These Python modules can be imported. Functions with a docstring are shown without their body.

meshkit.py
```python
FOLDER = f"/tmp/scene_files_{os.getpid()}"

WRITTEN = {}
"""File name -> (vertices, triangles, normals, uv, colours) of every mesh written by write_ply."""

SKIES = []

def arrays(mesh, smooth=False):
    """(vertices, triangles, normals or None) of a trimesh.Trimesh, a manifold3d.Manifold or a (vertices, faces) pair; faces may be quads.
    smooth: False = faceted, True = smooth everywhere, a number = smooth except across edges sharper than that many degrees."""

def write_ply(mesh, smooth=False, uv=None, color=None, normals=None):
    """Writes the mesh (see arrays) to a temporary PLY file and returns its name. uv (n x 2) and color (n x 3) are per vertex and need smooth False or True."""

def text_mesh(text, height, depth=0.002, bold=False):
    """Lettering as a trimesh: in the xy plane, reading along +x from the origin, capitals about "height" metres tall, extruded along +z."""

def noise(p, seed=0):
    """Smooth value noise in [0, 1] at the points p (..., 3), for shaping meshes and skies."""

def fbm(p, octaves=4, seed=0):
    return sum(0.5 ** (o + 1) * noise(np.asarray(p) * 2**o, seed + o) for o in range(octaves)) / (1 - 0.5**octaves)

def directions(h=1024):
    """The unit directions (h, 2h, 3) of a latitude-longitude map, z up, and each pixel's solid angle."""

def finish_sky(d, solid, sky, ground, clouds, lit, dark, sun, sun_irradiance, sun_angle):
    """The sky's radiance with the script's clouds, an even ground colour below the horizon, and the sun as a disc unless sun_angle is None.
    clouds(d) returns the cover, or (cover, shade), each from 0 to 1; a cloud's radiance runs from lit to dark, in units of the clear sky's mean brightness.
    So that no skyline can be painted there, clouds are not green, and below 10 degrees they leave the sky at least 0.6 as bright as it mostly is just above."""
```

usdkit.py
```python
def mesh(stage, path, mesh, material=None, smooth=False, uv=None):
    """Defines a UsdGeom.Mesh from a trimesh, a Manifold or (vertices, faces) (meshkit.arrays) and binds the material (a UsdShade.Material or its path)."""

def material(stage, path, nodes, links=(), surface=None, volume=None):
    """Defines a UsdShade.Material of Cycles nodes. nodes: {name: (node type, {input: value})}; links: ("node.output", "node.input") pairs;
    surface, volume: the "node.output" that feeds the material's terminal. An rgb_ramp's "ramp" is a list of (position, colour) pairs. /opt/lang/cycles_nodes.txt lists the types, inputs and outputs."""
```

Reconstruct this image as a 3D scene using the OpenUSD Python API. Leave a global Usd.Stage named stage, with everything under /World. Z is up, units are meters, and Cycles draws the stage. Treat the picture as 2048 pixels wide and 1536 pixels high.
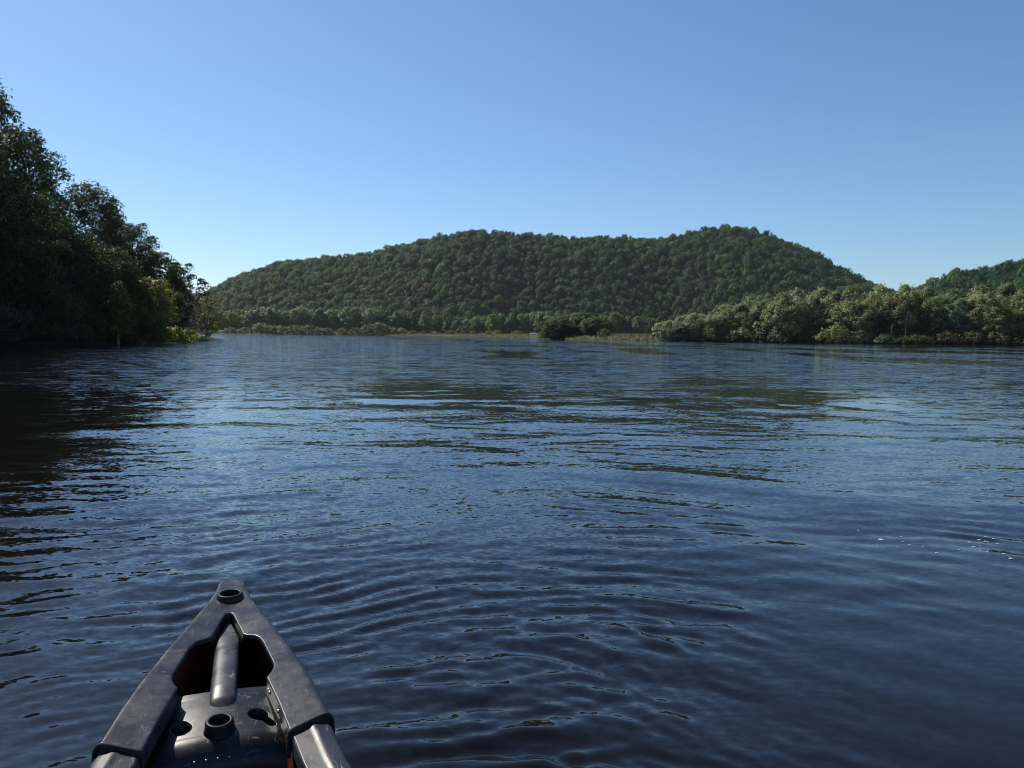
import math
import numpy as np
import shapely.geometry as sg
from scipy.spatial import Delaunay
from pxr import Gf, Sdf, Usd, UsdGeom, UsdLux, UsdShade, Vt
import meshkit
import usdkit

stage = Usd.Stage.CreateInMemory()
UsdGeom.SetStageUpAxis(stage, UsdGeom.Tokens.z)
UsdGeom.SetStageMetersPerUnit(stage, 1.0)
UsdGeom.Xform.Define(stage, '/World')
UsdGeom.Scope.Define(stage, '/World/Looks')
T = Sdf.ValueTypeNames

# ---------------------------------------------------------------- camera, sky, sun, exposure
F = 1577.0                      # focal length in photograph pixels (2048 wide)
EYE = np.array([0.0, 0.0, 1.15])
pitch, roll = math.atan(98 / F), math.radians(0.5)
R0, U0, BACK = np.array([1.0, 0, 0]), np.array([0, math.sin(pitch), math.cos(pitch)]), np.array([0, -math.cos(pitch), math.sin(pitch)])
RIGHT = math.cos(roll) * R0 + math.sin(roll) * U0
UP = -math.sin(roll) * R0 + math.cos(roll) * U0
cam = UsdGeom.Camera.Define(stage, '/World/camera')
m = Gf.Matrix4d(*[float(x) for row in (RIGHT, UP, BACK, EYE) for x in (*row, 1.0 if row is EYE else 0.0)])
cam.AddTransformOp().Set(m)
cam.CreateHorizontalApertureAttr(36.0)
cam.CreateVerticalApertureAttr(27.0)
cam.CreateFocalLengthAttr(36.0 * F / 2048)
cam.CreateClippingRangeAttr(Gf.Vec2f(0.05, 20000.0))
cam.CreateExposureAttr(0.4)

SUN_AZ, SUN_EL = math.radians(-46.0), math.radians(44.0)   # azimuth clockwise from +y, elevation
sun_dir = np.array([math.sin(SUN_AZ) * math.cos(SUN_EL), math.cos(SUN_AZ) * math.cos(SUN_EL), math.sin(SUN_EL)])
sky = UsdLux.DomeLight.Define(stage, '/World/sky')
sky_mat = usdkit.material(stage, '/World/Looks/sky_air', {
    'tex': ('sky_texture', {'sky_type': 'single_scattering', 'sun_disc': False, 'sun_elevation': SUN_EL, 'sun_rotation': SUN_AZ,
                            'altitude': 200.0, 'air_density': 1.0, 'aerosol_density': 0.38, 'ozone_density': 6.0}),
    'tint': ('mix', {'mix_type': 'multiply', 'fac': 1.0, 'color2': (0.93, 1.02, 1.06)}),
    'bg': ('background_shader', {'strength': 0.087})}, [('tex.color', 'tint.color1'), ('tint.color', 'bg.color')], surface='bg.background')
UsdShade.MaterialBindingAPI.Apply(sky.GetPrim()).Bind(sky_mat)
sky.GetPrim().SetCustomDataByKey('kind', 'structure')
sun = UsdLux.DistantLight.Define(stage, '/World/sun')
sun.CreateIntensityAttr(1.25)
sun.CreateNormalizeAttr(True) if hasattr(sun, 'CreateNormalizeAttr') else None
sun.CreateAngleAttr(0.5)
sun.CreateColorAttr(Gf.Vec3f(1.0, 0.93, 0.82))
zx = np.cross([0, 0, 1.0], sun_dir); zx /= np.linalg.norm(zx); zy = np.cross(sun_dir, zx)
sun.AddTransformOp().Set(Gf.Matrix4d(*[float(x) for row in (zx, zy, sun_dir, [0, 0, 0]) for x in (*row, 0.0)][:15], 1.0))


# ---------------------------------------------------------------- helpers
def hor(px):
    return 670 + (px - 1024) * math.tan(roll)


def at(px, dist):
    """x of the vertical line at photograph column px, dist metres ahead."""
    return (px - 1024) / F * dist


def hgt(px, py, dist):
    """height above the water of photograph point (px, py) at dist metres ahead."""
    return EYE[2] + (hor(px) - py) / F * dist


taken = {}


def numbered(path):
    n = taken.get(path, 0)
    taken[path] = n + 1
    return path if n == 0 else f'{path}_{n:03d}'


def setdata(prim, label=None, cat=None, group=None, kind=None):
    for k, v in (('label', label), ('category', cat), ('group', group), ('kind', kind)):
        if v:
            prim.SetCustomDataByKey(k, v)
    return prim


def mesh(name, v, f, mat, parent='/World', normals=None, smooth=None, prim_vars=None):
    path = numbered(f'{parent}/{name}')
    if normals is None and smooth is not None:
        m_ = usdkit.mesh(stage, path, (np.asarray(v, float), np.asarray(f)), MAT[mat], smooth=smooth)
    else:
        m_ = usdkit.mesh(stage, path, (np.asarray(v, float), np.asarray(f)), MAT[mat])
        if normals is not None:
            m_.CreateNormalsAttr(Vt.Vec3fArray.FromNumpy(np.asarray(normals, np.float32)))
            m_.SetNormalsInterpolation('vertex')
    for k, val in (prim_vars or {}).items():
        UsdGeom.PrimvarsAPI(m_).CreatePrimvar(k, T.Color3fArray, 'vertex').Set(Vt.Vec3fArray.FromNumpy(np.asarray(val, np.float32)))
    return m_.GetPrim()


def thing(name, label, cat, loc=(0, 0, 0), rz=0.0, scale=None, group=None):
    x = UsdGeom.Xform.Define(stage, numbered(f'/World/{name}'))
    x.AddTranslateOp().Set(Gf.Vec3d(*map(float, loc)))
    x.AddRotateZOp().Set(float(math.degrees(rz)))
    x.AddScaleOp().Set(Gf.Vec3f(*map(float, scale if scale is not None else (1, 1, 1))))
    return setdata(x.GetPrim(), label, cat, group)


def copy_of(proto, name, label, cat, loc, rz, scale, group=None):
    p = thing(name, label, cat, loc, rz, scale, group)
    p.GetReferences().AddInternalReference(proto)
    p.SetInstanceable(True)
    return p


def grid_faces(a, b, wrap=False):
    i, j = np.meshgrid(np.arange(a - 1), np.arange(b if wrap else b - 1), indexing='ij')
    j2 = (j + 1) % b
    return np.stack([i * b + j, i * b + j2, (i + 1) * b + j2, (i + 1) * b + j], -1).reshape(-1, 4)


def tris(q):
    q = np.asarray(q)
    return np.vstack([q[:, [0, 1, 2]], q[:, [0, 2, 3]]])


def tube(pts, rad, sides=7, caps=True):
    p = np.asarray(pts, float)
    t = np.gradient(p, axis=0)
    t /= np.linalg.norm(t, axis=1, keepdims=True) + 1e-12
    ref = np.where(np.abs(t[:, 2:]) < 0.9, [0, 0, 1.0], [1.0, 0, 0])
    a = np.cross(t, ref); a /= np.linalg.norm(a, axis=1, keepdims=True) + 1e-12
    b = np.cross(t, a)
    for k in range(1, len(p)):                                # keep the frame from flipping
        a[k] = a[k - 1] - t[k] * (a[k - 1] @ t[k]); a[k] /= np.linalg.norm(a[k]) + 1e-12
        b[k] = np.cross(t[k], a[k])
    ang = np.arange(sides) * 2 * np.pi / sides
    rad = np.broadcast_to(rad, (len(p),))
    v = p[:, None] + rad[:, None, None] * (np.cos(ang)[None, :, None] * a[:, None] + np.sin(ang)[None, :, None] * b[:, None])
    f = tris(grid_faces(len(p), sides, True))
    v = v.reshape(-1, 3)
    if caps:
        n = len(v)
        v = np.vstack([v, p[:1], p[-1:]])
        k = np.arange(sides); k2 = (k + 1) % sides
        f = np.vstack([f, np.stack([k2, k, np.full(sides, n)], 1), np.stack([n - sides + k, n - sides + k2, np.full(sides, n + 1)], 1)])
    return v, f


def join(parts):
    vs, fs, n = [], [], 0
    for v, f in parts:
        f = np.asarray(f)
        if f.shape[1] == 4:
            f = tris(f)
        vs.append(np.asarray(v, float)); fs.append(f + n); n += len(v)
    return np.vstack(vs), np.vstack(fs)


def smoothstep(a, b, x):
    t = np.clip((x - a) / (b - a), 0, 1)
    return t * t * (3 - 2 * t)


def fbm2(x, y, seed=0, octaves=3):
    return meshkit.fbm(np.stack([x, y, np.full_like(x, 0.37 + seed)], -1), octaves, seed)


# ---------------------------------------------------------------- materials
MAT = {}


def foliage(name, col, trans=0.35, rough=0.55, vary=0.35, hue=0.02, spec=0.25):
    col = np.array(col)
    n = {'obj': ('object_info', {}), 'geo': ('geometry', {}),
         'mixr': ('math', {'math_type': 'multiply_add', 'value2': 0.5, 'value3': 0.0}),
         'isl': ('math', {'math_type': 'multiply_add', 'value2': 0.5}),
         'val': ('map_range', {'from_min': 0.0, 'from_max': 1.0, 'to_min': 1 - vary, 'to_max': 1 + vary}),
         'hue': ('map_range', {'from_min': 0.0, 'from_max': 1.0, 'to_min': 0.5 - hue, 'to_max': 0.5 + hue}),
         'hsv': ('hsv', {'color': col, 'saturation': 1.0, 'fac': 1.0}),
         'nz': ('noise_texture', {'scale': 0.45, 'detail': 2.0}), 'nr': ('map_range', {'from_min': 0.33, 'from_max': 0.67, 'to_min': 0.66, 'to_max': 1.4}),
         'vv': ('math', {'math_type': 'multiply'}), 'sr': ('map_range', {'from_min': 0.33, 'from_max': 0.67, 'to_min': 1.1, 'to_max': 0.9}),
         'tc': ('mix', {'mix_type': 'multiply', 'fac': 1.0, 'color2': (1.5, 1.55, 0.6)}),
         'p': ('principled_bsdf', {'roughness': rough, 'specular_ior_level': spec}),
         't': ('translucent_bsdf', {}),
         'm': ('mix_closure', {'fac': trans})}
    l = [('obj.random', 'mixr.value1'), ('geo.random_per_island', 'isl.value1'), ('mixr.value', 'isl.value3'),
         ('isl.value', 'val.value'), ('val.result', 'vv.value1'), ('geo.position', 'nz.vector'), ('nz.fac', 'nr.value'), ('nr.result', 'vv.value2'), ('vv.value', 'hsv.value'), ('nz.fac', 'sr.value'), ('sr.result', 'hsv.saturation'), ('obj.random', 'hue.value'), ('hue.result', 'hsv.hue'),
         ('hsv.color', 'p.base_color'), ('hsv.color', 'tc.color1'), ('tc.color', 't.color'), ('p.BSDF', 'm.closure1'), ('t.BSDF', 'm.closure2')]
    MAT[name] = usdkit.material(stage, f'/World/Looks/{name}', n, l, surface='m.closure')


def plain(name, col, rough=0.6, spec=0.5, metallic=0.0, noise=None):
    n = {'p': ('principled_bsdf', {'base_color': col, 'roughness': rough, 'specular_ior_level': spec, 'metallic': metallic})}
    l = []
    if noise:
        sc, c2 = noise
        n.update({'g': ('geometry', {}), 'n': ('noise_texture', {'scale': sc, 'detail': 5.0}), 'r': ('rgb_ramp', {'ramp': [(0.35, col), (0.65, c2)]})})
        l += [('g.position', 'n.vector'), ('n.fac', 'r.fac'), ('r.color', 'p.base_color')]
    MAT[name] = usdkit.material(stage, f'/World/Looks/{name}', n, l, surface='p.BSDF')


foliage('leaf_hill_dark', (0.021, 0.064, 0.026))
foliage('leaf_hill_mid', (0.035, 0.096, 0.030))
foliage('leaf_hill_light', (0.076, 0.146, 0.038))
foliage('leaf_hill_brown', (0.070, 0.080, 0.042))
foliage('leaf_maple', (0.135, 0.182, 0.100))
foliage('leaf_silver', (0.205, 0.240, 0.165))
foliage('leaf_olive', (0.172, 0.196, 0.108))
foliage('leaf_shrub', (0.062, 0.100, 0.042))
foliage('leaf_shrub_olive', (0.095, 0.110, 0.048))
foliage('leaf_yellow', (0.165, 0.182, 0.068))
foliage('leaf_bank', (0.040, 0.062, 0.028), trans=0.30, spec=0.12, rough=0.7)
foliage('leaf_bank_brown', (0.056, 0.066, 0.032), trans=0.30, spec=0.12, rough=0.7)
foliage('leaf_autumn', (0.128, 0.122, 0.036), trans=0.4)
foliage('leaf_vine', (0.225, 0.240, 0.050), trans=0.45)
foliage('leaf_dead', (0.060, 0.050, 0.048), trans=0.15)
foliage('grass_blade', (0.088, 0.102, 0.046), trans=0.3)
plain('bark', (0.060, 0.050, 0.042), 0.9, 0.2, noise=(3.0, (0.11, 0.10, 0.085)))
plain('soil', (0.036, 0.040, 0.022), 0.95, 0.1, noise=(0.12, (0.062, 0.070, 0.036)))
plain('forest_floor', (0.020, 0.026, 0.014), 0.95, 0.1, noise=(0.05, (0.032, 0.040, 0.018)))
plain('gravel', (0.30, 0.28, 0.24), 0.9, 0.2, noise=(1.5, (0.38, 0.36, 0.32)))
plain('car_paint', (0.72, 0.73, 0.74), 0.25, 0.5)
plain('car_glass', (0.02, 0.025, 0.03), 0.08, 0.5)
plain('tyre', (0.02, 0.02, 0.02), 0.8, 0.3)
plain('foam', (0.36, 0.39, 0.42), 0.6, 0.4)
plain('cord', (0.008, 0.008, 0.009), 0.75, 0.25)
plain('rubber', (0.005, 0.005, 0.006), 0.45, 0.16)
plain('steel', (0.34, 0.34, 0.35), 0.42, 0.5, metallic=1.0)


def plastic(name, col, rough, wear):
    """Black moulded plastic with a fine grain, scuffs and thin pale scratches."""
    n = {'tc': ('texture_coordinate', {}),
         'm1': ('mapping', {'rotation': (0, 0, 0.5), 'scale': (240, 9, 40)}), 'm2': ('mapping', {'rotation': (0, 0, -0.75), 'scale': (11, 260, 40)}),
         'm3': ('mapping', {'rotation': (0, 0, 1.2), 'scale': (180, 14, 40)}),
         's1': ('noise_texture', {'scale': 1.0, 'detail': 2.0, 'distortion': 2.2}), 's2': ('noise_texture', {'scale': 1.0, 'detail': 2.0, 'distortion': 2.2}),
         's3': ('noise_texture', {'scale': 1.0, 'detail': 2.0, 'distortion': 1.2}),
         'mx': ('math', {'math_type': 'maximum'}), 'mx2': ('math', {'math_type': 'maximum'}),
         'thr': ('map_range', {'from_min': 0.67, 'from_max': 0.765, 'to_min': 0.0, 'to_max': 1.0, 'clamp': True}),
         'big': ('noise_texture', {'scale': 14.0, 'detail': 5.0, 'roughness': 0.65}),
         'bigr': ('map_range', {'from_min': 0.40, 'from_max': 0.72, 'to_min': 0.0, 'to_max': 1.0, 'clamp': True}),
         'm4': ('mapping', {'rotation': (0, 0, 0.35), 'scale': (30, 9, 20)}), 'm5': ('mapping', {'rotation': (0, 0, -0.6), 'scale': (10, 34, 20), 'location': (3.1, 1.7, 0)}),
         'c4': ('noise_texture', {'scale': 1.0, 'detail': 1.0, 'distortion': 0.5}), 'c5': ('noise_texture', {'scale': 1.0, 'detail': 1.0, 'distortion': 0.5}),
         'd4': ('math', {'math_type': 'subtract', 'value2': 0.5}), 'd5': ('math', {'math_type': 'subtract', 'value2': 0.5}),
         'e4': ('math', {'math_type': 'absolute'}), 'e5': ('math', {'math_type': 'absolute'}), 'mn': ('math', {'math_type': 'minimum'}),
         'ln': ('map_range', {'from_min': 0.0, 'from_max': 0.009, 'to_min': 1.0, 'to_max': 0.0, 'clamp': True}),
         'msk': ('noise_texture', {'scale': 26.0, 'detail': 3.0}), 'mskr': ('map_range', {'from_min': 0.53, 'from_max': 0.66, 'to_min': 0.0, 'to_max': 0.75, 'clamp': True}),
         'lnm': ('math', {'math_type': 'multiply'}), 'all': ('math', {'math_type': 'maximum'}),
         'sm': ('math', {'math_type': 'multiply'}),
         'c1': ('mix', {'mix_type': 'mix', 'color1': col, 'color2': tuple(c * 1.8 + 0.006 for c in col)}),
         'c2': ('mix', {'mix_type': 'mix', 'color2': wear}),
         'rg': ('map_range', {'from_min': 0.0, 'from_max': 1.0, 'to_min': rough, 'to_max': rough + 0.14}),
         'fine': ('noise_texture', {'scale': 900.0, 'detail': 2.0}),
         'b': ('bump', {'strength': 0.12, 'distance': 0.002}),
         'p': ('principled_bsdf', {'specular_ior_level': 0.28})}
    l = [('tc.object', 'm1.vector'), ('tc.object', 'm2.vector'), ('tc.object', 'm3.vector'), ('m1.vector', 's1.vector'), ('m2.vector', 's2.vector'), ('m3.vector', 's3.vector'),
         ('s1.fac', 'mx.value1'), ('s2.fac', 'mx.value2'), ('mx.value', 'mx2.value1'), ('s3.fac', 'mx2.value2'), ('mx2.value', 'thr.value'),
         ('tc.object', 'big.vector'), ('big.fac', 'bigr.value'), ('thr.result', 'sm.value1'), ('bigr.result', 'sm.value2'),
         ('bigr.result', 'c1.fac'), ('c1.color', 'c2.color1'), ('tc.object', 'm4.vector'), ('tc.object', 'm5.vector'), ('m4.vector', 'c4.vector'), ('m5.vector', 'c5.vector'), ('c4.fac', 'd4.value1'), ('c5.fac', 'd5.value1'),
         ('d4.value', 'e4.value1'), ('d5.value', 'e5.value1'), ('e4.value', 'mn.value1'), ('e5.value', 'mn.value2'), ('mn.value', 'ln.value'), ('tc.object', 'msk.vector'), ('msk.fac', 'mskr.value'),
         ('ln.result', 'lnm.value1'), ('mskr.result', 'lnm.value2'), ('lnm.value', 'all.value1'), ('sm.value', 'all.value2'), ('all.value', 'c2.fac'), ('c2.color', 'p.base_color'), ('bigr.result', 'rg.value'), ('rg.result', 'p.roughness'),
         ('tc.object', 'fine.vector'), ('fine.fac', 'b.height'), ('b.normal', 'p.normal')]
    MAT[name] = usdkit.material(stage, f'/World/Looks/{name}', n, l, surface='p.BSDF')


plastic('deck_plastic', (0.0065, 0.0065, 0.0080), 0.27, (0.20, 0.20, 0.205))
plastic('handle_plastic', (0.030, 0.030, 0.033), 0.34, (0.30, 0.30, 0.30))
plastic('gunwale_vinyl', (0.018, 0.018, 0.020), 0.30, (0.30, 0.30, 0.31))
plain('hull_red', (0.070, 0.011, 0.009), 0.5, 0.4)

# water: slopes of the small ripples come straight from noise, their size from the mesh's own 'ruffle' values (calm slicks, wind-ruffled patches)
wn = {'g': ('geometry', {}), 'at': ('attribute', {'attribute': 'ruffle'}), 'sep': ('separate_color', {'color_type': 'rgb'})}
wl = [('at.color', 'sep.color')]
acc = None
for i, (ch, sc) in enumerate((('r', (22.0, 36.0, 1.0)), ('g', (3.6, 7.0, 1.0)), ('b', (1.1, 2.3, 1.0)))):
    wn[f'm{i}'] = ('mapping', {'scale': sc, 'location': (3.7 * i, 1.3 * i, 0.0)})
    wn[f'n{i}'] = ('noise_texture', {'scale': 1.0, 'detail': 1.5, 'roughness': 0.5, 'distortion': 0.4})
    wn[f's{i}'] = ('vector_math', {'vector_math_type': 'subtract', 'math_type': 'subtract', 'vector2': (0.5, 0.5, 0.5)})
    wn[f'k{i}'] = ('vector_math', {'math_type': 'scale'})
    wl += [('g.position', f'm{i}.vector'), (f'm{i}.vector', f'n{i}.vector'), (f'n{i}.color', f's{i}.vector1'), (f's{i}.vector', f'k{i}.vector1'), (f'sep.{ch}', f'k{i}.scale')]
    if acc is None:
        acc = f'k{i}.vector'
    else:
        wn[f'a{i}'] = ('vector_math', {'math_type': 'add'})
        wl += [(acc, f'a{i}.vector1'), (f'k{i}.vector', f'a{i}.vector2')]
        acc = f'a{i}.vector'
del wn['s0'][1]['vector_math_type'], wn['s1'][1]['vector_math_type'], wn['s2'][1]['vector_math_type']
wn['flat'] = ('vector_math', {'math_type': 'multiply', 'vector2': (0.8, 1.0, 0.0)})
wn['nn'] = ('vector_math', {'math_type': 'add'})
wn['no'] = ('vector_math', {'math_type': 'normalize'})
wn['p'] = ('principled_bsdf', {'base_color': (0.0045, 0.0035, 0.0028), 'roughness': 0.03, 'ior': 1.40, 'specular_ior_level': 0.5})
wl += [(acc, 'flat.vector1'), ('flat.vector', 'nn.vector1'), ('g.normal', 'nn.vector2'), ('nn.vector', 'no.vector1'), ('no.vector', 'p.normal')]
MAT['water'] = usdkit.material(stage, '/World/Looks/water', wn, wl, surface='p.BSDF')

# ---------------------------------------------------------------- river water
rng = np.random.default_rng(11)
HEAD = math.radians(-17.8)                                    # the canoe points this way
AX, LAT = np.array([math.sin(HEAD), math.cos(HEAD), 0]), np.array([math.cos(HEAD), -math.sin(HEAD), 0])
TIP = np.array([-0.8025, 2.2505, 0.0]) - 0.006 * LAT


def half_width(s):
    return np.interp(s, [-0.02, 0, 0.02, 0.1, 0.17, 0.41, 0.59, 0.70, 0.82, 0.95, 1.3, 1.8, 2.3], [0.0, 0.012, 0.032, 0.045, 0.060, 0.127, 0.172, 0.194, 0.213, 0.231, 0.30, 0.37, 0.40])


def build_water():
    ang = np.concatenate([np.arange(-180, -46, 3.0), np.linspace(-46, -39, 14)[:-1], np.degrees(np.arange(math.radians(-39), math.radians(39), 0.00165)), np.linspace(39, 46, 14), np.arange(48, 180, 3.0)])
    ang = np.radians(ang)
    rr = [0.0, 0.15, 0.3, 0.5, 0.8, 1.1, 1.4]
    while rr[-1] < 2400:
        r = rr[-1]
        rr.append(r * (1.008 if r < 60 else 1.035))
    rr = np.array(rr)
    r, a = np.meshgrid(rr, ang, indexing='ij')
    x, y = r * np.sin(a), r * np.cos(a)
    h = np.zeros_like(x)
    # calm slicks and ruffled patches
    wx, wy = x + 3.0 * (fbm2(x / 2.2, y / 4.0, 5, 5) - 0.5), y + 8 * (fbm2(x / 2.5, y / 4.0, 6, 5) - 0.5)
    fine = fbm2(x / 1.5 + 3, y / 0.8, 14, 5) - 0.5
    calm = np.zeros_like(x)
    for cx, cy, dx, dy, wid, ln, amt in ((-2.0, 17.5, -0.28, 1.0, 1.6, 7.5, 1.0), (5.8, 19.0, 0.03, 1.0, 2.2, 6.5, 1.0), (2.6, 13.2, 1.0, -0.22, 0.5, 3.4, 0.85), (12.5, 20.0, 0.3, 1.0, 2.2, 6.0, 0.9),
                                    (-4.0, 29, 1.0, 0.3, 1.4, 3.6, 0.8), (1.8, 31, 1.0, 0.0, 1.8, 4.5, 0.9)):
        l_ = math.hypot(dx, dy); dx, dy = dx / l_, dy / l_
        u, v = (wx - cx) * dx + (wy - cy) * dy, -(wx - cx) * dy + (wy - cy) * dx
        calm = np.maximum(calm, 0.9 * amt * smoothstep(1.2, 0.30, np.sqrt((u / ln) ** 2 + (v / wid) ** 2) + 3.7 * fine))
    bear = np.clip(x / np.maximum(y, 1), -1, 1)
    streak = fbm2(x / 5.0 + 31, y / 14.0, 21, 5)
    far_calm = smoothstep(0.49, 0.60, streak + 0.09 * bear) * smoothstep(27, 44, r) * smoothstep(-0.40, -0.05, bear)
    calm = np.maximum(calm, far_calm)
    cw = fbm2(x / 2.4 + 40, y / 3.0, 35, 3) - 0.5
    gust = fbm2(x / 1.5 + 7 + 1.6 * cw, y / 2.3 + 2.2 * cw, 33, 4)
    ruf = (1 - 0.78 * calm)
    middle = 1 - 0.42 * smoothstep(4.5, 9, r) * smoothstep(22, 13, r)
    boost = np.exp(-((x - 2.0 + 0.2 * (y - 9.5)) / 2.4) ** 2 - ((y - 9.6) / 1.3) ** 2)
    near_amp = (0.26 + 1.75 * smoothstep(0.36, 0.68, gust) + 0.9 * boost) * ruf * middle
    warp_x = 1.5 * (fbm2(x / 2.1 + 11, y / 2.4, 61, 2) - 0.5) + 0.22 * (fbm2(x / 0.6, y / 0.7, 62, 2) - 0.5)
    warp_y = 1.5 * (fbm2(x / 2.3 + 5, y / 2.1, 63, 2) - 0.5) + 0.22 * (fbm2(x / 0.7, y / 0.6, 64, 2) - 0.5)
    fade = smoothstep(40, 12, r)
    qx, qy = x + warp_x * fade, y + warp_y * fade
    # wave trains: plane waves whose crests lie across the line from the canoe
    nw = 270
    lam = np.exp(rng.uniform(math.log(0.032), math.log(0.65), nw))
    th = rng.uniform(-1.15, 1.15, nw)
    ph = rng.uniform(0, 2 * np.pi, nw)
    spec = np.exp(-((np.log(lam) - math.log(0.10)) / 0.75) ** 2) + 0.26
    slope = 0.265 * spec / np.sqrt((spec ** 2).sum() / 2) * 1.0
    gr = [fbm2(x / 1.3 + 3 * k, y / 1.9 + 9 * k, 50 + k, 2) for k in range(4)]
    right_smooth = smoothstep(0.0, 1.4, x - 0.2) * smoothstep(9, 4, r)
    for i in range(nw):
        cell = 0.0085 * rr
        last = np.searchsorted(cell, lam[i] / 2.4)
        if last < 8:
            continue
        sl = slice(0, last)
        lod = smoothstep(lam[i] / 2.4, lam[i] / 4.2, cell[sl])[:, None]
        w = np.exp(-((th[i] - 0.75 * np.clip(a[sl], -1.3, 1.3)) / 0.55) ** 2)
        amp = slope[i] * lod * w * near_amp[sl] * (0.35 + 1.6 * np.clip(gr[i % 4][sl] - 0.22, 0, 1))
        if lam[i] < 0.22:
            amp = amp * (1 - 0.75 * right_smooth[sl])
        k = 2 * np.pi / lam[i]
        p = k * (qx[sl] * math.sin(th[i]) + qy[sl] * math.cos(th[i])) + ph[i]
        h[sl] += amp / k * np.sin(p)
    # slow eddies: long low swells that bend and cross
    for k_ in range(26):
        lm, t_, p0_ = math.exp(rng.uniform(math.log(0.9), math.log(3.2))), rng.uniform(-1.3, 1.3), rng.uniform(0, 6.28)
        kk = 2 * np.pi / lm
        h += 0.0070 / kk * np.sin(kk * (qx * math.sin(t_) + qy * math.cos(t_)) + p0_) * smoothstep(26, 9, r) * (0.3 + 1.4 * np.clip(gr[k_ % 4] - 0.2, 0, 1))
    # the water does not stand inside the canoe
    q = np.stack([x, y, 0 * x], -1) - TIP
    s, u = -(q @ AX), q @ LAT
    s2 = np.where(s > 2.3, 4.6 - s, s)
    inside = (np.abs(u) < half_width(s2) * 0.62) & (s2 > 0.06)
    h = np.where(inside, -0.07, h)
    v = np.stack([x, y, h], -1)
    base = 0.30 * ruf * (0.45 + 1.1 * gust) * middle * (1 + 1.3 * smoothstep(13, 24, r))
    A = base * (1.05 - 0.70 * right_smooth) * (0.8 + 0.2 * smoothstep(2.5, 6, r))
    B = base * smoothstep(2.5, 8.0, r) * 0.75
    C = base * smoothstep(10, 30, r) * 0.65
    band = 1 + 1.1 * smoothstep(0.5, 0.62, fbm2(x / 7.0 + 3, y / 3.5, 77, 4)) * smoothstep(-0.22, -0.36, bear) * smoothstep(9, 14, r)
    rough = np.stack([A, B * band, C * band], -1)
    f = grid_faces(len(rr), len(ang), True)[:, ::-1]
    keep = np.ones(len(f), bool)
    f = tris(f[keep])
    ok = (f[:, 0] != f[:, 1])
    return v.reshape(-1, 3), f[ok], rough.reshape(-1, 3)


v, f, rough = build_water()
fn = np.cross(v[f[:2000, 1]] - v[f[:2000, 0]], v[f[:2000, 2]] - v[f[:2000, 0]])
if np.median(fn[:, 2]) < 0:
    f = f[:, ::-1]
n = meshkit.arrays((v, f), True)[2]
WATER_V = v
setdata(mesh('river_water', v, f, 'water', normals=n, prim_vars={'ruffle': rough}), kind='structure')

# ---------------------------------------------------------------- land: far bank with the bluffs, left bank
SHORE = np.array([(-2500, 1700), (-1200, 900), (-420, 640), (-226, 590), (-100, 560), (-50, 540), (-16, 470), (0, 380), (7, 300), (11, 240), (15, 208), (24, 196), (34, 196), (44, 180), (72, 166), (105, 158), (180, 148), (400, 120), (1300, 60), (3000, 0)], float)
LEFT_SHORE = np.array([(-22, -60), (-31, 0), (-34, 30), (-37, 60), (-38.2, 74), (-37.6, 88), (-39.5, 102), (-43, 118), (-48, 130), (-62, 140), (-95, 175), (-160, 270), (-300, 420), (-700, 600)], float)


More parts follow.
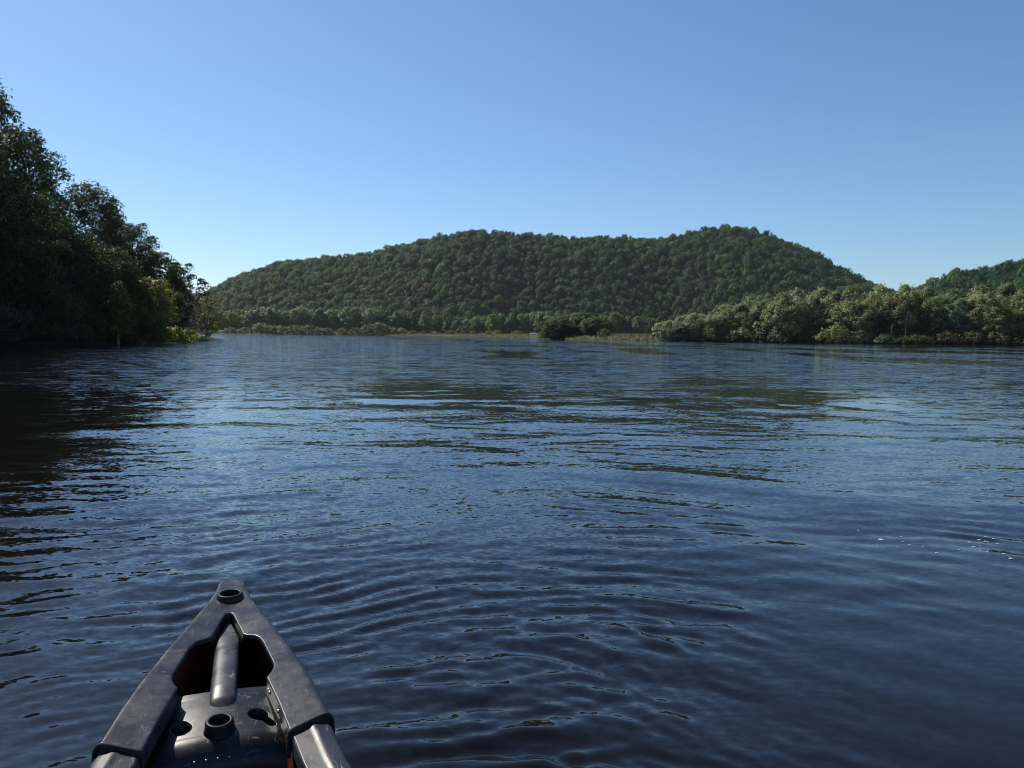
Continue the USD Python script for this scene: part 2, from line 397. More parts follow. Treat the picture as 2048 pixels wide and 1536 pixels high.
def signed(px, py, line, side):
    """distance to the polyline, positive on the land side."""
    best, sign = np.full(px.shape, 1e9), np.zeros(px.shape)
    for a_, b_ in zip(line[:-1], line[1:]):
        d = b_ - a_
        t = np.clip(((px - a_[0]) * d[0] + (py - a_[1]) * d[1]) / (d @ d), 0, 1)
        ex, ey = px - a_[0] - t * d[0], py - a_[1] - t * d[1]
        dist = np.hypot(ex, ey)
        sg_ = np.sign(d[0] * ey - d[1] * ex)
        sign = np.where(dist < best, sg_, sign)
        best = np.minimum(best, dist)
    return best * sign * side


CREST = [(330, 690), (385, 655), (410, 612), (430, 586), (480, 555), (520, 544), (560, 529), (640, 521), (700, 516), (750, 509), (800, 496), (850, 486), (880, 476), (940, 467), (980, 472), (1020, 473), (1080, 476), (1140, 479),
         (1200, 481), (1250, 481), (1300, 484), (1340, 479), (1380, 471), (1420, 463), (1455, 459), (1500, 469), (1550, 483), (1600, 501), (1650, 531), (1700, 557), (1750, 579), (1850, 620), (1950, 660)]
CX = np.array([at(p_, 850) for p_, _ in CREST])
CZ = np.array([hgt(p_, q_, 850) for p_, q_ in CREST]) - 7.5
CREST2 = [(1700, 640), (1795, 603), (1845, 577), (1900, 555), (1960, 548), (2000, 543), (2048, 528), (2200, 480), (2500, 440), (3200, 430)]
CX2 = np.array([at(p_, 560) for p_, _ in CREST2])
CZ2 = np.array([hgt(p_, q_, 560) for p_, q_ in CREST2]) - 7.0


def hill_shape(t):
    t = np.clip(t, 0, 2.6)
    up = np.where(t < 1, 0.5 * t ** 1.25 * (1 + 0.2 * (1 - t)) + 0.5 * (t * t * (3 - 2 * t)), 0)
    return np.where(t < 1, np.minimum(up, 1.0), np.clip(1 - 0.55 * (t - 1) ** 1.5, 0, 1))


def ground(x, y):
    sd = signed(x, y, SHORE, 1)
    z = np.where(sd < 0, np.maximum(sd * 0.3, -1.5), 1.15 * (1 - np.exp(-np.maximum(sd, 0) / 5.0)) + np.minimum(np.maximum(sd, 0) * 0.004, 0.6))
    z = z + np.where(sd > 2, 0.25 * (fbm2(x / 14, y / 14, 3) - 0.5), 0)
    spur = 70 * (fbm2(x / 130.0 + 5, y / 900.0, 8, 3) - 0.5) + 22 * (fbm2(x / 45.0, y / 300.0, 9, 2) - 0.5)
    spur = spur + 62 * np.exp(-((x - at(1480, 850)) / 85) ** 2) - 60 * np.exp(-((x - at(1290, 850)) / 55) ** 2) + 35 * np.exp(-((x - at(900, 850)) / 60) ** 2) - 30 * np.exp(-((x - at(1060, 850)) / 45) ** 2)
    t = (y - 628 + spur) / (222.0 + spur)
    z1 = np.interp(x / np.maximum(y, 1) * 850 * 0.5 + x * 0.5, CX, CZ) * hill_shape(np.where(y > 600, t, 0))
    t2 = (y - 395 + 0.5 * spur) / (165.0 + 0.5 * spur)
    z2 = np.interp(x / np.maximum(y, 1) * 560, CX2, CZ2) * hill_shape(np.where(y > 350, t2, 0)) * smoothstep(150, 230, x)
    z1 = np.where(t <= 0, 0, np.maximum(z1, 0)); z2 = np.where(t2 <= 0, 0, np.maximum(z2, 0))
    return np.where(sd < 0, z, z + np.maximum(z1, z2))


def height(px_, py_):
    return float(ground(np.array([float(px_)]), np.array([float(py_)]))[0])


gx = np.concatenate([np.arange(-1200, -300, 20), np.arange(-300, -60, 6), np.arange(-60, 130, 2.5), np.arange(130, 460, 7), np.arange(460, 1500, 40)]).astype(float)
gy = np.concatenate([np.arange(60, 130, 10), np.arange(130, 260, 2.5), np.arange(260, 640, 5), np.arange(640, 900, 7), np.arange(900, 1400, 30)]).astype(float)
X, Y = np.meshgrid(gx, gy, indexing='ij')
Z = ground(X, Y)
V = np.stack([X, Y, Z], -1).reshape(-1, 3)
Q = grid_faces(len(gx), len(gy))
low = (Z.ravel()[Q] < -1.4).all(1)
Q = Q[~low]
isfar = (V[Q, 1].mean(1) > 640) | ((V[Q, 0].mean(1) > 190) & (V[Q, 1].mean(1) > 395))


def compact(v_, q_):
    used, inv = np.unique(q_.ravel(), return_inverse=True)
    return v_[used], tris(inv.reshape(-1, 4))


va, fa = compact(V, Q[~isfar]); vb, fb = compact(V, Q[isfar])
setdata(mesh('riverbank', va, fa, 'soil', smooth=True), kind='structure')
setdata(mesh('hill', vb, fb, 'forest_floor', smooth=True), kind='structure')

lx, ly = np.arange(-420, -20, 3.0), np.arange(-60, 470, 4.0)
X, Y = np.meshgrid(lx, ly, indexing='ij')


def left_ground(x, y):
    sd = signed(x, y, LEFT_SHORE, 1)
    return np.where(sd < 0, np.maximum(sd * 0.35, -1.2), 0.9 * (1 - np.exp(-np.maximum(sd, 0) / 3.0)) + 0.3 * (fbm2(x / 8, y / 8, 4) - 0.5) * (sd > 2))


Z = left_ground(X, Y)
V = np.stack([X, Y, Z], -1).reshape(-1, 3)
Q = grid_faces(len(lx), len(ly))
Q = Q[~(Z.ravel()[Q] < -1.1).all(1)]
va, fa = compact(V, Q)
setdata(mesh('riverbank', va, fa, 'forest_floor', smooth=True), kind='structure')

# far blue ridge upriver, seen in the gap between the left bank and the bluff
rx, ry = np.arange(-2600, -300, 40.0), np.arange(1900, 2900, 50.0)
X, Y = np.meshgrid(rx, ry, indexing='ij')


def ridge_ground(x, y):
    top = 100 + 26 * (fbm2(x / 260.0, x * 0, 71, 3) - 0.5)
    return 1 + top * smoothstep(1950, 2300, y) * smoothstep(-330, -760, x) * (1 - 0.4 * smoothstep(2300, 2800, y))


V = np.stack([X, Y, ridge_ground(X, Y)], -1).reshape(-1, 3)
setdata(mesh('hill', V, tris(grid_faces(len(rx), len(ry))), 'forest_floor', smooth=True), kind='structure')


# ---------------------------------------------------------------- trees
def leaf_cards(c, out, size, rng_, quad=True, blend=0.6, droop=0.0):
    """small leaf-sized faces at the points c facing roughly along out; returns vertices, triangles, normals."""
    k = len(c)
    nrm = out * 0.75 + rng_.normal(0, 0.55, (k, 3)); nrm /= np.linalg.norm(nrm, axis=1, keepdims=True) + 1e-9
    t = np.cross(nrm, rng_.normal(0, 1, (k, 3))); t /= np.linalg.norm(t, axis=1, keepdims=True) + 1e-9
    t[:, 2] -= droop; t /= np.linalg.norm(t, axis=1, keepdims=True) + 1e-9
    b = np.cross(nrm, t)
    s = size * rng_.uniform(0.6, 1.35, (k, 1))
    sm = out * blend + nrm * (1 - blend); sm /= np.linalg.norm(sm, axis=1, keepdims=True) + 1e-9
    if quad:
        v_ = np.stack([c - t * s * 0.55, c + b * s * 0.32, c + t * s * 0.55, c - b * s * 0.32], 1)
        i = np.arange(k)[:, None] * 4
        f_ = np.vstack([i + [[0, 2, 1]], i + [[0, 3, 2]]])
        m_ = 4
    else:
        v_ = np.stack([c - t * s * 0.5 - b * s * 0.33, c + b * s * 0.5, c + t * s * 0.5 - b * s * 0.33], 1)
        f_ = np.arange(k)[:, None] * 3 + [[0, 2, 1]]
        m_ = 3
    v_ = v_.reshape(-1, 3); sm = np.repeat(sm, m_, 0)
    g = np.cross(v_[f_[:, 1]] - v_[f_[:, 0]], v_[f_[:, 2]] - v_[f_[:, 0]])
    flip = (g * sm[f_[:, 0]]).sum(1) < 0
    f_[flip] = f_[flip][:, ::-1]
    return v_, f_, sm


def profile(t, kind):
    """crown radius (0..1) over the crown's height t (0..1)."""
    if kind == 'round':
        return np.sqrt(np.clip(1 - ((t - 0.52) / 0.54) ** 2, 0.02, 1))
    if kind == 'tall':
        return np.clip(np.sin(np.pi * np.clip(0.12 + 0.86 * t, 0, 1)) ** 0.7 * (1.12 - 0.45 * t), 0.05, 1.2)
    if kind == 'plume':
        return np.clip((0.55 + 0.55 * np.sin(np.pi * np.clip(t * 0.8 + 0.1, 0, 1))) * (1 - 0.78 * np.clip((t - 0.6) / 0.4, 0, 1) ** 1.6), 0.08, 1.1)
    if kind == 'bush':
        return np.sqrt(np.clip(1 - (np.clip(t - 0.15, 0, 1) / 0.87) ** 2, 0.02, 1))
    return np.ones_like(t)


def tree_shape(seed, H, R, base, clumps, clump_r, leaves, leaf, kind='round', quad=True, limbs=True, droop=0.0, lean=(0, 0), up=0.25):
    """(trunk vertices, faces), (crown vertices, faces, normals); stands on z = 0."""
    g = np.random.default_rng(seed)
    tt_ = np.linspace(0, 1, 200)
    cdf = np.cumsum(profile(tt_, kind) + 0.15); cdf /= cdf[-1]
    t = np.interp((np.arange(clumps) + g.uniform(0, 1, clumps)) / clumps, cdf, tt_)
    rad = profile(t, kind) * R
    ang = np.arange(clumps) * 2.39996 + g.normal(0, 0.35, clumps)
    lob = 1 + 0.22 * np.sin(ang * 3 + 2 * t + g.uniform(0, 6)) + 0.12 * np.sin(ang * 5 + 3 * t + g.uniform(0, 6))
    cr = clump_r * g.uniform(0.6, 1.35, clumps)
    rr_ = np.maximum(rad * lob - 0.55 * cr, 0.05 * R) * np.where(g.uniform(0, 1, clumps) < 0.72, g.uniform(0.85, 1.1, clumps), np.sqrt(g.uniform(0.03, 0.7, clumps)))
    zc = base + 0.5 * cr + t * np.maximum(H - base - cr * 1.1, 0.1)
    cc = np.stack([rr_ * np.cos(ang) + lean[0] * zc, rr_ * np.sin(ang) + lean[1] * zc, zc], 1)
    own = np.repeat(np.arange(clumps), leaves)
    k = len(own)
    d = g.normal(0, 1, (k, 3)); d /= np.linalg.norm(d, axis=1, keepdims=True)
    d[:, 2] = np.where(d[:, 2] < -0.5, -d[:, 2], d[:, 2])
    rad_l = g.uniform(0.1, 1.0, (k, 1)) ** 0.5 * (1 + 0.18 * g.normal(0, 1, (k, 1)))
    fl = np.array([1.0, 1.0, 0.88])
    if kind == 'plume':
        fl = np.array([0.8, 0.8, 1.2])
    pts = cc[own] + d * rad_l * cr[own][:, None] * fl
    pts[:, 2] -= droop * rad_l[:, 0] ** 2 * cr[own]
    pts[:, 2] = np.where(pts[:, 2] < 0.05, 0.3 * g.uniform(0, 1, k), pts[:, 2])
    ctr = np.array([lean[0] * H * 0.5, lean[1] * H * 0.5, base + 0.45 * (H - base)])
    o2 = pts - ctr; o2 /= np.linalg.norm(o2, axis=1, keepdims=True) + 1e-9
    out = d * 0.75 + o2 * 0.4 + np.array([0, 0, up]); out /= np.linalg.norm(out, axis=1, keepdims=True) + 1e-9
    crown = leaf_cards(pts, out, leaf, g, quad, 0.6, droop * 0.5)
    parts = []
    z_ = np.linspace(-0.4, H * 0.82, 7)
    wob = np.cumsum(g.normal(0, H * 0.012, (7, 2)), 0)
    path = np.stack([wob[:, 0] + lean[0] * z_, wob[:, 1] + lean[1] * z_, z_], 1)
    r0 = max(0.05, H * 0.017)
    parts.append(tube(path, r0 * np.linspace(1.25, 0.16, 7), 7))
    if limbs:
        for j in g.permutation(clumps)[:limbs if isinstance(limbs, int) and limbs > 1 else 14]:
            zb = np.clip(cc[j, 2] * g.uniform(0.35, 0.75), 0.05 * H, H * 0.75)
            p0 = np.array([np.interp(zb, z_, path[:, 0]), np.interp(zb, z_, path[:, 1]), zb])
            p1 = cc[j]
            mid = (p0 + p1) / 2 + g.normal(0, 0.04 * H, 3) * [1, 1, 0.4] - [0, 0, 0.04 * H]
            tt = np.linspace(0, 1, 5)[:, None]
            parts.append(tube((1 - tt) ** 2 * p0 + 2 * tt * (1 - tt) * mid + tt ** 2 * p1, r0 * np.linspace(0.42, 0.1, 5), 5))
    return join(parts), crown


def plant_unique(name, label, cat, loc, mat, rz=0.0, group=None, **kw):
    x = thing(name, label, cat, loc, rz, None, group)
    (tv, tf), (cv, cf, cn) = tree_shape(**kw)
    mesh('trunk', tv, tf, 'bark', x.GetPath(), smooth=True)
    mesh('crown', cv, cf, mat, x.GetPath(), normals=cn)
    return x


UsdGeom.Scope.Define(stage, '/World/Looks')                   # (materials scope)


def proto(name, mat, trunk=True, **kw):
    """a hidden class prim that the copies reference."""
    p = stage.CreateClassPrim(f'/World/{name}')
    p.SetTypeName('Xform')
    (tv, tf), (cv, cf, cn) = tree_shape(**kw)
    if trunk:
        mesh('trunk', tv, tf, 'bark', p.GetPath(), smooth=True)
    mesh('crown', cv, cf, mat, p.GetPath(), normals=cn)
    return p.GetPath()


# ---- left bank: each tree its own shape
LEFT = [  # px, dist, top row, half width px, kind, material, clumps, leaf, label
    (-330, 46, 60, 230, 'round', 'leaf_bank', 150, 0.22, 'tall dark tree at the far left edge of the near bank, mostly outside the view'),
    (-120, 54, 120, 170, 'round', 'leaf_bank', 150, 0.22, 'tall dark broadleaf tree cut off by the left edge of the photo'),
    (8, 63, 172, 62, 'tall', 'leaf_bank', 120, 0.22, 'tallest dark tree on the left bank, its loose top standing against the sky'),
    (-40, 60, 330, 130, 'round', 'leaf_bank', 120, 0.22, 'dark spreading tree under the tallest tree at the left edge'),
    (72, 72, 268, 66, 'round', 'leaf_bank', 120, 0.22, 'dark broad tree right beside the tallest tree of the left bank'),
    (106, 78, 312, 40, 'tall', 'leaf_bank', 70, 0.22, 'narrow dark tree at the step in the left bank skyline'),
    (180, 88, 368, 62, 'round', 'leaf_bank_brown', 110, 0.24, 'rounded brownish green tree in the middle of the left bank skyline'),
    (232, 93, 392, 46, 'tall', 'leaf_bank', 90, 0.24, 'green tree with tufted light top right of the rounded brownish tree'),
    (272, 98, 446, 52, 'round', 'leaf_bank_brown', 90, 0.24, 'brownish tree where the left bank skyline slopes down'),
    (322, 104, 500, 55, 'round', 'leaf_bank', 72, 0.24, 'dark tree with outspread branches near the end of the left bank'),
    (364, 110, 522, 42, 'round', 'leaf_bank_brown', 46, 0.24, 'airy tree with drooping branch ends reaching out over the river gap'),
    (110, 70, 450, 110, 'round', 'leaf_bank', 130, 0.22, 'low dark spreading tree in front of the broad tree of the left bank'),
    (205, 79, 490, 80, 'round', 'leaf_bank_brown', 110, 0.22, 'dark brownish tree behind the yellowing trees of the left bank'),
    (30, 62, 500, 110, 'bush', 'leaf_bank', 120, 0.2, 'dark leafy thicket at the waterline by the left edge'),
    (238, 75, 562, 36, 'tall', 'leaf_autumn', 60, 0.2, 'slim yellowing tree left of the broad yellowing tree'),
    (306, 79, 554, 46, 'round', 'leaf_autumn', 90, 0.2, 'broad yellowing tree near the end of the left bank'),
    (150, 72, 600, 66, 'bush', 'leaf_bank', 80, 0.2, 'dark bush at the waterline in the middle of the left bank'),
    (-30, 57, 600, 90, 'bush', 'leaf_bank', 80, 0.2, 'dark bush hanging over the water at the very left edge'),
    (75, 66, 618, 62, 'bush', 'leaf_bank', 70, 0.2, 'dark bush at the waterline right of the leafy thicket'),
    (115, 68, 640, 50, 'bush', 'leaf_bank_brown', 50, 0.2, 'low brownish bush at the waterline between two dark bushes'),
    (270, 80, 640, 40, 'bush', 'leaf_bank', 50, 0.2, 'low dark bush between the two yellowing trees at the water'),
    (318, 90, 612, 46, 'bush', 'leaf_bank', 70, 0.2, 'dark bush under the broad yellowing tree'),
    (235, 78, 628, 50, 'bush', 'leaf_bank', 60, 0.2, 'dark low bush at the waterline under the slim yellowing tree'),
]
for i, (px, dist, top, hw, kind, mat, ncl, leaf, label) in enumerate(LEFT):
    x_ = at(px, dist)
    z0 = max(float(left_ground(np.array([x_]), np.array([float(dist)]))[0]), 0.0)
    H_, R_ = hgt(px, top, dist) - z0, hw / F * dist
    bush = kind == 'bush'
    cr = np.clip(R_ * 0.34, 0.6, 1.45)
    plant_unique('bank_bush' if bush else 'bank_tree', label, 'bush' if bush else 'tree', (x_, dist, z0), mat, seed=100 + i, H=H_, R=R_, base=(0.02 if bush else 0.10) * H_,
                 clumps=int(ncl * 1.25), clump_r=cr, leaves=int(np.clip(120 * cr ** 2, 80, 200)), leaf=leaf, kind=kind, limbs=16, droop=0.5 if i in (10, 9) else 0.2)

# low bright vine-covered shrub on the water, end of the left bank
plant_unique('vine_shrub', 'low sunlit yellow green vine covered shrub at the end of the left bank', 'shrub', (at(335, 81), 81, 0.0), 'leaf_vine', seed=140, H=1.75, R=2.3, base=0.05, clumps=52, clump_r=0.42, leaves=70, leaf=0.2, kind='bush', limbs=8)
plant_unique('vine_shrub', 'low olive vine tangle beside the sunlit yellow green shrub', 'shrub', (at(288, 78), 78, 0.0), 'leaf_autumn', seed=141, H=1.45, R=1.9, base=0.05, clumps=36, clump_r=0.4, leaves=60, leaf=0.2, kind='bush', limbs=8)
# leaning tree over the water, and the bare grey bush between
x_, d_ = at(412, 126), 126
plant_unique('leaning_tree', 'small leaning tree with yellow green leaves over the river at the left bank end', 'tree', (x_, d_, 0.1), 'leaf_autumn', seed=142, H=hgt(412, 590, d_) - 0.1, R=2.7, base=0.5, clumps=85, clump_r=0.66, leaves=80, leaf=0.2, kind='round', limbs=20, lean=(0.12, -0.1), droop=0.4)
plant_unique('bare_bush', 'thin greyish half bare bush between the leaning tree and the left bank trees', 'bush', (at(380, 116), 116, 0.1), 'leaf_dead', seed=143, H=hgt(380, 590, 116), R=2.3, base=0.4, clumps=75, clump_r=0.6, leaves=60, leaf=0.16, kind='bush', limbs=40)
g = np.random.default_rng(7)
fb = thing('fallen_branch', 'dark bare fallen branches dipping into the river under the leaning tree', 'branch', (at(415, 122), 122, 0.0))
for k in range(9):
    x0 = g.uniform(-3.4, 2.2)
    p0 = np.array([x0, g.uniform(-1, 1), 0.9 + g.uniform(-0.3, 0.5)])
    p1 = p0 + [g.uniform(-0.8, 2.6), g.uniform(-1.2, 0.4), -p0[2] - 0.1]
    tt = np.linspace(0, 1, 6)[:, None]
    mid = (p0 + p1) / 2 + [0, 0, g.uniform(-0.1, 0.4)]
    bv, bf = tube((1 - tt) ** 2 * p0 + 2 * tt * (1 - tt) * mid + tt ** 2 * p1, np.linspace(0.075, 0.025, 6), 5)
    mesh('branch', bv, bf, 'bark', fb.GetPath(), smooth=True)

# ---- right bank: floodplain wood
RP = {}
RP['clump'] = proto('clump_tree_kind', 'leaf_shrub', seed=230, H=10.0, R=4.0, base=0.35, clumps=150, clump_r=0.95, leaves=90, leaf=0.32, kind='round', limbs=12, up=0.35)
for j, (mat, kind) in enumerate((('leaf_silver', 'plume'), ('leaf_silver', 'round'), ('leaf_maple', 'plume'), ('leaf_maple', 'round'), ('leaf_olive', 'plume'), ('leaf_olive', 'round'), ('leaf_yellow', 'round'), ('leaf_maple', 'tall'))):
    RP[j] = proto(f'wood_tree_kind_{"abcdefgh"[j]}', mat, seed=200 + j, H=10.0, R=4.0, base=0.35, clumps=150, clump_r=0.95, leaves=90, leaf=0.32, kind=kind, limbs=12, up=0.35)
WOOD = [  # px, dist, top row, half width px, proto, label
    (1345, 186, 640, 28, 1, 'pale grey green willow at the left end of the right bank wood'),
    (1392, 183, 626, 32, 1, 'low rounded pale willow, second at the left end of the right bank wood'),
    (1435, 180, 630, 26, 3, 'small mid green tree between the low pale willows and the taller wood'),
    (1480, 182, 607, 36, 2, 'green tree with feathery top where the right bank wood rises'),
    (1528, 178, 598, 30, 3, 'leafy green tree left of the broad olive tree of the right bank'),
    (1563, 172, 585, 40, 4, 'broad olive brown tree standing forward on the right bank'),
    (1622, 174, 590, 34, 2, 'darker green tree right of the broad olive tree of the right bank'),
    (1668, 176, 584, 36, 0, 'tall grey green tree with feathery top behind the pale shoreline shrub'),
    (1706, 168, 600, 34, 5, 'rounded olive tree behind the pale shoreline shrub of the right bank'),
    (1742, 170, 590, 34, 4, 'olive brown tree right of the rounded olive tree of the right bank'),
    (1790, 166, 588, 36, 5, 'broad olive tree behind a thin pale trunk on the right bank'),
    (1822, 168, 580, 30, 6, 'yellow olive tree in the middle of the right bank wood'),
    (1868, 165, 590, 38, 3, 'dark green rounded tree right of the yellow olive tree'),
    (1915, 163, 596, 36, 7, 'dark green tree behind a leaning pale trunk at the water on the right'),
    (1962, 162, 585, 38, 5, 'olive tree left of the yellow green tree at the right edge'),
    (2002, 158, 612, 32, 6, 'yellow green low tree near the right edge at the waterline'),
    (2040, 160, 580, 40, 4, 'olive brown tree at the right edge of the photo'),
    (2100, 158, 575, 45, 3, 'green tree just past the right edge of the photo'),
    (1590, 205, 578, 36, 0, 'grey green feathery treetop behind the broad olive tree'),
    (1640, 210, 576, 38, 0, 'pale feathery treetop, tall above the darker green tree'),
    (1700, 212, 572, 40, 2, 'pale green treetop of the second row beneath the bluff foot'),
    (1755, 214, 571, 40, 0, 'pale spiky treetop against the sky at the notch between the hills'),
    (1805, 212, 570, 38, 2, 'spiky green treetop against the sky left of the second hill'),
    (1850, 208, 574, 38, 0, 'pale treetop in the second row beneath the second hill'),
    (1905, 206, 578, 40, 2, 'green treetop in the second row right of the pale treetop'),
    (1955, 202, 570, 40, 0, 'grey green treetop high in the second row near the right edge'),
    (2010, 200, 566, 42, 2, 'green treetop high in the second row at the right edge'),
    (2065, 200, 560, 44, 4, 'olive treetop of the second row cut by the right edge'),
    (1520, 214, 588, 34, 3, 'green treetop of the second row where the wood rises'),
    (1455, 212, 608, 34, 3, 'low green treetop of the second row above the small willows'),
    # clump on the point of the bank
    (1110, 222, 638, 30, 'clump', 'left tree of the small clump on the grassy point, leaning over the water'),
    (1138, 226, 628, 34, 'clump', 'rounded tree, second from the left in the small clump on the grassy point'),
    (1162, 224, 624, 32, 'clump', 'tallest tree of the small clump on the grassy point'),
    (1188, 216, 634, 28, 'clump', 'right tree of the small clump on the grassy point'),
]
g = np.random.default_rng(5)
for px, dist, top, hw, j, label in WOOD:
    x_ = at(px, dist)
    z0 = height(x_, dist) - 0.1
    s = (hgt(px, top, dist) - z0) / 10.2
    w = hw * 1.18 / F * dist / 4.0
    copy_of(RP[j], 'wood_tree', label, 'tree', (x_, dist, z0), g.uniform(0, 6.28), (w, w, s))

plain('pale_bark', (0.20, 0.19, 0.165), 0.9, 0.2, noise=(2.0, (0.11, 0.105, 0.09)))
for px, top, lean_, label in ((1776, 650, 0.16, 'leaning pale bare trunk at the waterline left of the straight pale trunk'), (1808, 634, 0.02, 'straight thin pale trunk at the waterline in the right bank wood'), (1912, 644, 0.04, 'thin pale trunk at the waterline near the right edge of the wood')):
    d_ = 161.0
    x_ = at(px, d_); h_ = hgt(px, top, d_)
    zz = np.linspace(-0.3, h_, 7)
    sn = thing('bare_tree', label, 'tree', (x_, d_, 0.2))
    pth = np.stack([lean_ * zz + 0.06 * np.sin(zz * 1.3), 0 * zz, zz], 1)
    tv, tf = tube(pth, np.linspace(0.10, 0.05, 7), 7)
    mesh('trunk', tv, tf, 'pale_bark', sn.GetPath(), smooth=True)
    for k in range(3):
        p0 = pth[3 + k]; q0 = p0 + [0.5 * (-1) ** k, -0.2, 0.7]
        tv, tf = tube([p0, (p0 + q0) / 2 + [0, 0, -0.05], q0], [0.045, 0.03, 0.015], 5)
        mesh('branch', tv, tf, 'pale_bark', sn.GetPath(), smooth=True)
SP = {}
for j, mat in enumerate(('leaf_shrub', 'leaf_maple', 'leaf_shrub_olive', 'leaf_yellow', 'leaf_hill_mid')):
    SP[j] = proto(f'shrub_kind_{"abcde"[j]}', mat, seed=300 + j, H=2.0, R=1.6, base=0.05, clumps=40, clump_r=0.45, leaves=42, leaf=0.2, kind='bush', limbs=6)
SHRUB = [  # px, dist, height m, half width m, proto, label
    (1670, 160, 3.0, 3.0, 3, 'pale yellowish shrub mound at the waterline before the rounded olive tree'),
    (1720, 160, 2.3, 2.2, 0, 'green shrub right of the pale yellowish shrub mound'),
    (1480, 176, 2.2, 3.0, 1, 'pale shrub at the foot of the tree where the right wood rises'),
    (1420, 178, 2.6, 2.4, 3, 'yellow green shrub at the water below the low pale willows'),
    (1360, 184, 2.8, 2.6, 0, 'dark green shrub at the left end of the right bank willows'),
    (1320, 192, 2.4, 2.2, 0, 'green shrub standing where the grass strip meets the willows'),
    (1830, 158, 1.6, 3.4, 2, 'low olive shrub under the yellow olive tree at the waterline'),
    (1890, 157, 1.5, 2.8, 2, 'low olive shrub under the dark green rounded tree'),
    (1945, 156, 1.7, 2.4, 0, 'low green shrub beneath the pale leaning trunk'),
    (1560, 168, 1.6, 2.6, 0, 'low green shrub under the broad olive brown tree'),
    (1610, 166, 1.5, 2.6, 2, 'low olive shrub under the darker green tree'),
    (1770, 160, 1.7, 2.2, 0, 'low green shrub beside the thin pale trunk'),
    (1995, 155, 1.7, 2.4, 2, 'low olive shrub under the yellow green low tree at the right'),
    (2040, 154, 1.6, 2.4, 0, 'low green shrub at the right edge waterline'),
    (1208, 206, 1.6, 1.6, 0, 'small green shrub right of the tree clump on the grassy point'),
    (1085, 236, 1.2, 1.5, 2, 'small olive shrub left of the tree clump on the grassy point'),
]
for px, dist, h_, w_, j, label in SHRUB:
    x_ = at(px, dist)
    copy_of(SP[j], 'shrub', label, 'shrub', (x_, dist, max(height(x_, dist) - 0.1, 0.0)), g.uniform(0, 6.28), (w_ / 1.6, w_ / 1.6, h_ / 2.0 * g.uniform(1.0, 1.7)))
FAR_SHRUB = [  # px, top row
    (462, 655, 2), (490, 654, 0), (524, 646, 0), (541, 650, 0), (560, 651, 1), (592, 650, 2), (617, 650, 0), (640, 655, 0), (655, 656, 2), (686, 656, 2), (712, 655, 0), (736, 650, 0), (760, 645, 0), (786, 654, 0), (802, 656, 3),
    (826, 660, 2), (846, 662, 2), (872, 664, 2), (900, 660, 2), (929, 651, 0), (945, 662, 2), (977, 661, 2), (994, 660, 3), (1034, 661, 1), (1084, 663, 2)]
UNITS = 'first second third fourth fifth sixth seventh eighth ninth tenth eleventh twelfth thirteenth fourteenth fifteenth sixteenth seventeenth eighteenth nineteenth'.split()
ORD = UNITS + ['twentieth'] + ['twenty ' + w for w in UNITS[:9]] + ['thirtieth'] + ['thirty ' + w for w in UNITS[:9]] + ['fortieth'] + ['forty ' + w for w in UNITS[:9]] + ['fiftieth'] + ['fifty ' + w for w in UNITS[:9]] + ['sixtieth'] + ['sixty ' + w for w in UNITS[:9]]
tone = {0: 'green', 1: 'grey green', 2: 'olive', 3: 'yellow green'}
for i, (px, top, j) in enumerate(FAR_SHRUB):
    dist = float(np.interp(px, [450, 620, 860, 940, 1000, 1040, 1070], [578, 572, 562, 545, 482, 420, 330]))
    x_ = at(px, dist)
    z0 = max(height(x_, dist) - 0.2, 0.0)
    h_ = max(hgt(px, top, dist) - z0, 1.2)
    where = 'under the left shoulder of the bluff' if px < 700 else 'under the middle of the bluff' if px < 880 else 'on the grassy bank' if px < 1060 else 'by the white car'
    word = ORD[i]
    copy_of(SP[j], 'shrub', f'{tone[j]} shrub, {word} from the left along the low far shore', 'shrub', (x_, dist, z0), g.uniform(0, 6.28), (h_ / 2.0 * 1.25, h_ / 2.0 * 1.25, h_ / 2.0))

# ---- the bluff's forest
HP = []
for j, (mat, kind) in enumerate((('leaf_hill_dark', 'round'), ('leaf_hill_dark', 'round'), ('leaf_hill_mid', 'round'), ('leaf_hill_mid', 'bush'), ('leaf_hill_light', 'round'), ('leaf_hill_brown', 'round'))):
    HP.append(proto(f'forest_tree_kind_{"abcdef"[j]}', mat, seed=400 + j, H=10.0, R=4.4, base=0.8, clumps=46, clump_r=1.35, leaves=85, leaf=0.46, kind=kind, quad=False, limbs=4, up=0.3))
g = np.random.default_rng(17)


def choose(x, y, u):
    """which kind of crown: patches of lighter and browner wood."""
    nz = fbm2(x / 60.0, y / 60.0, 91, 3)
    k = np.where(u < 0.22, 0, np.where(u < 0.42, 1, np.where(u < 0.68, 2, np.where(u < 0.88, 3, np.where(u < 0.985, 4, 5)))))
    return np.where((nz > 0.60) & (u > 0.45), 4, np.where((nz < 0.33) & (u > 0.72), 5, k))


step = 6.4
hx, hy = np.meshgrid(np.arange(-430, 560, step), np.arange(380, 905, step), indexing='ij')
hx = (hx + g.uniform(-0.42, 0.42, hx.shape) * step).ravel(); hy = (hy + g.uniform(-0.42, 0.42, hy.shape) * step).ravel()
hz = ground(hx, hy)
sd = signed(hx, hy, SHORE, 1)
ok = (hz > 4.0) & (sd > 20) & (np.abs(hx / hy) < 0.78) & (hx / hy > -0.46)
hx, hy, hz = hx[ok], hy[ok], hz[ok]
kinds = choose(hx, hy, g.uniform(0, 1, len(hx)))
siz = g.uniform(0.55, 1.08, len(hx)); rot = g.uniform(0, 2 * np.pi, len(hx))
siz = np.minimum(np.where(g.uniform(0, 1, len(hx)) < 0.08, siz * 1.3, siz), 1.15)
order = np.argsort(np.where((hx / hy < 0.46) & (hx < 200), hy, 1e6), kind='stable')     # nearest ones of the main bluff first
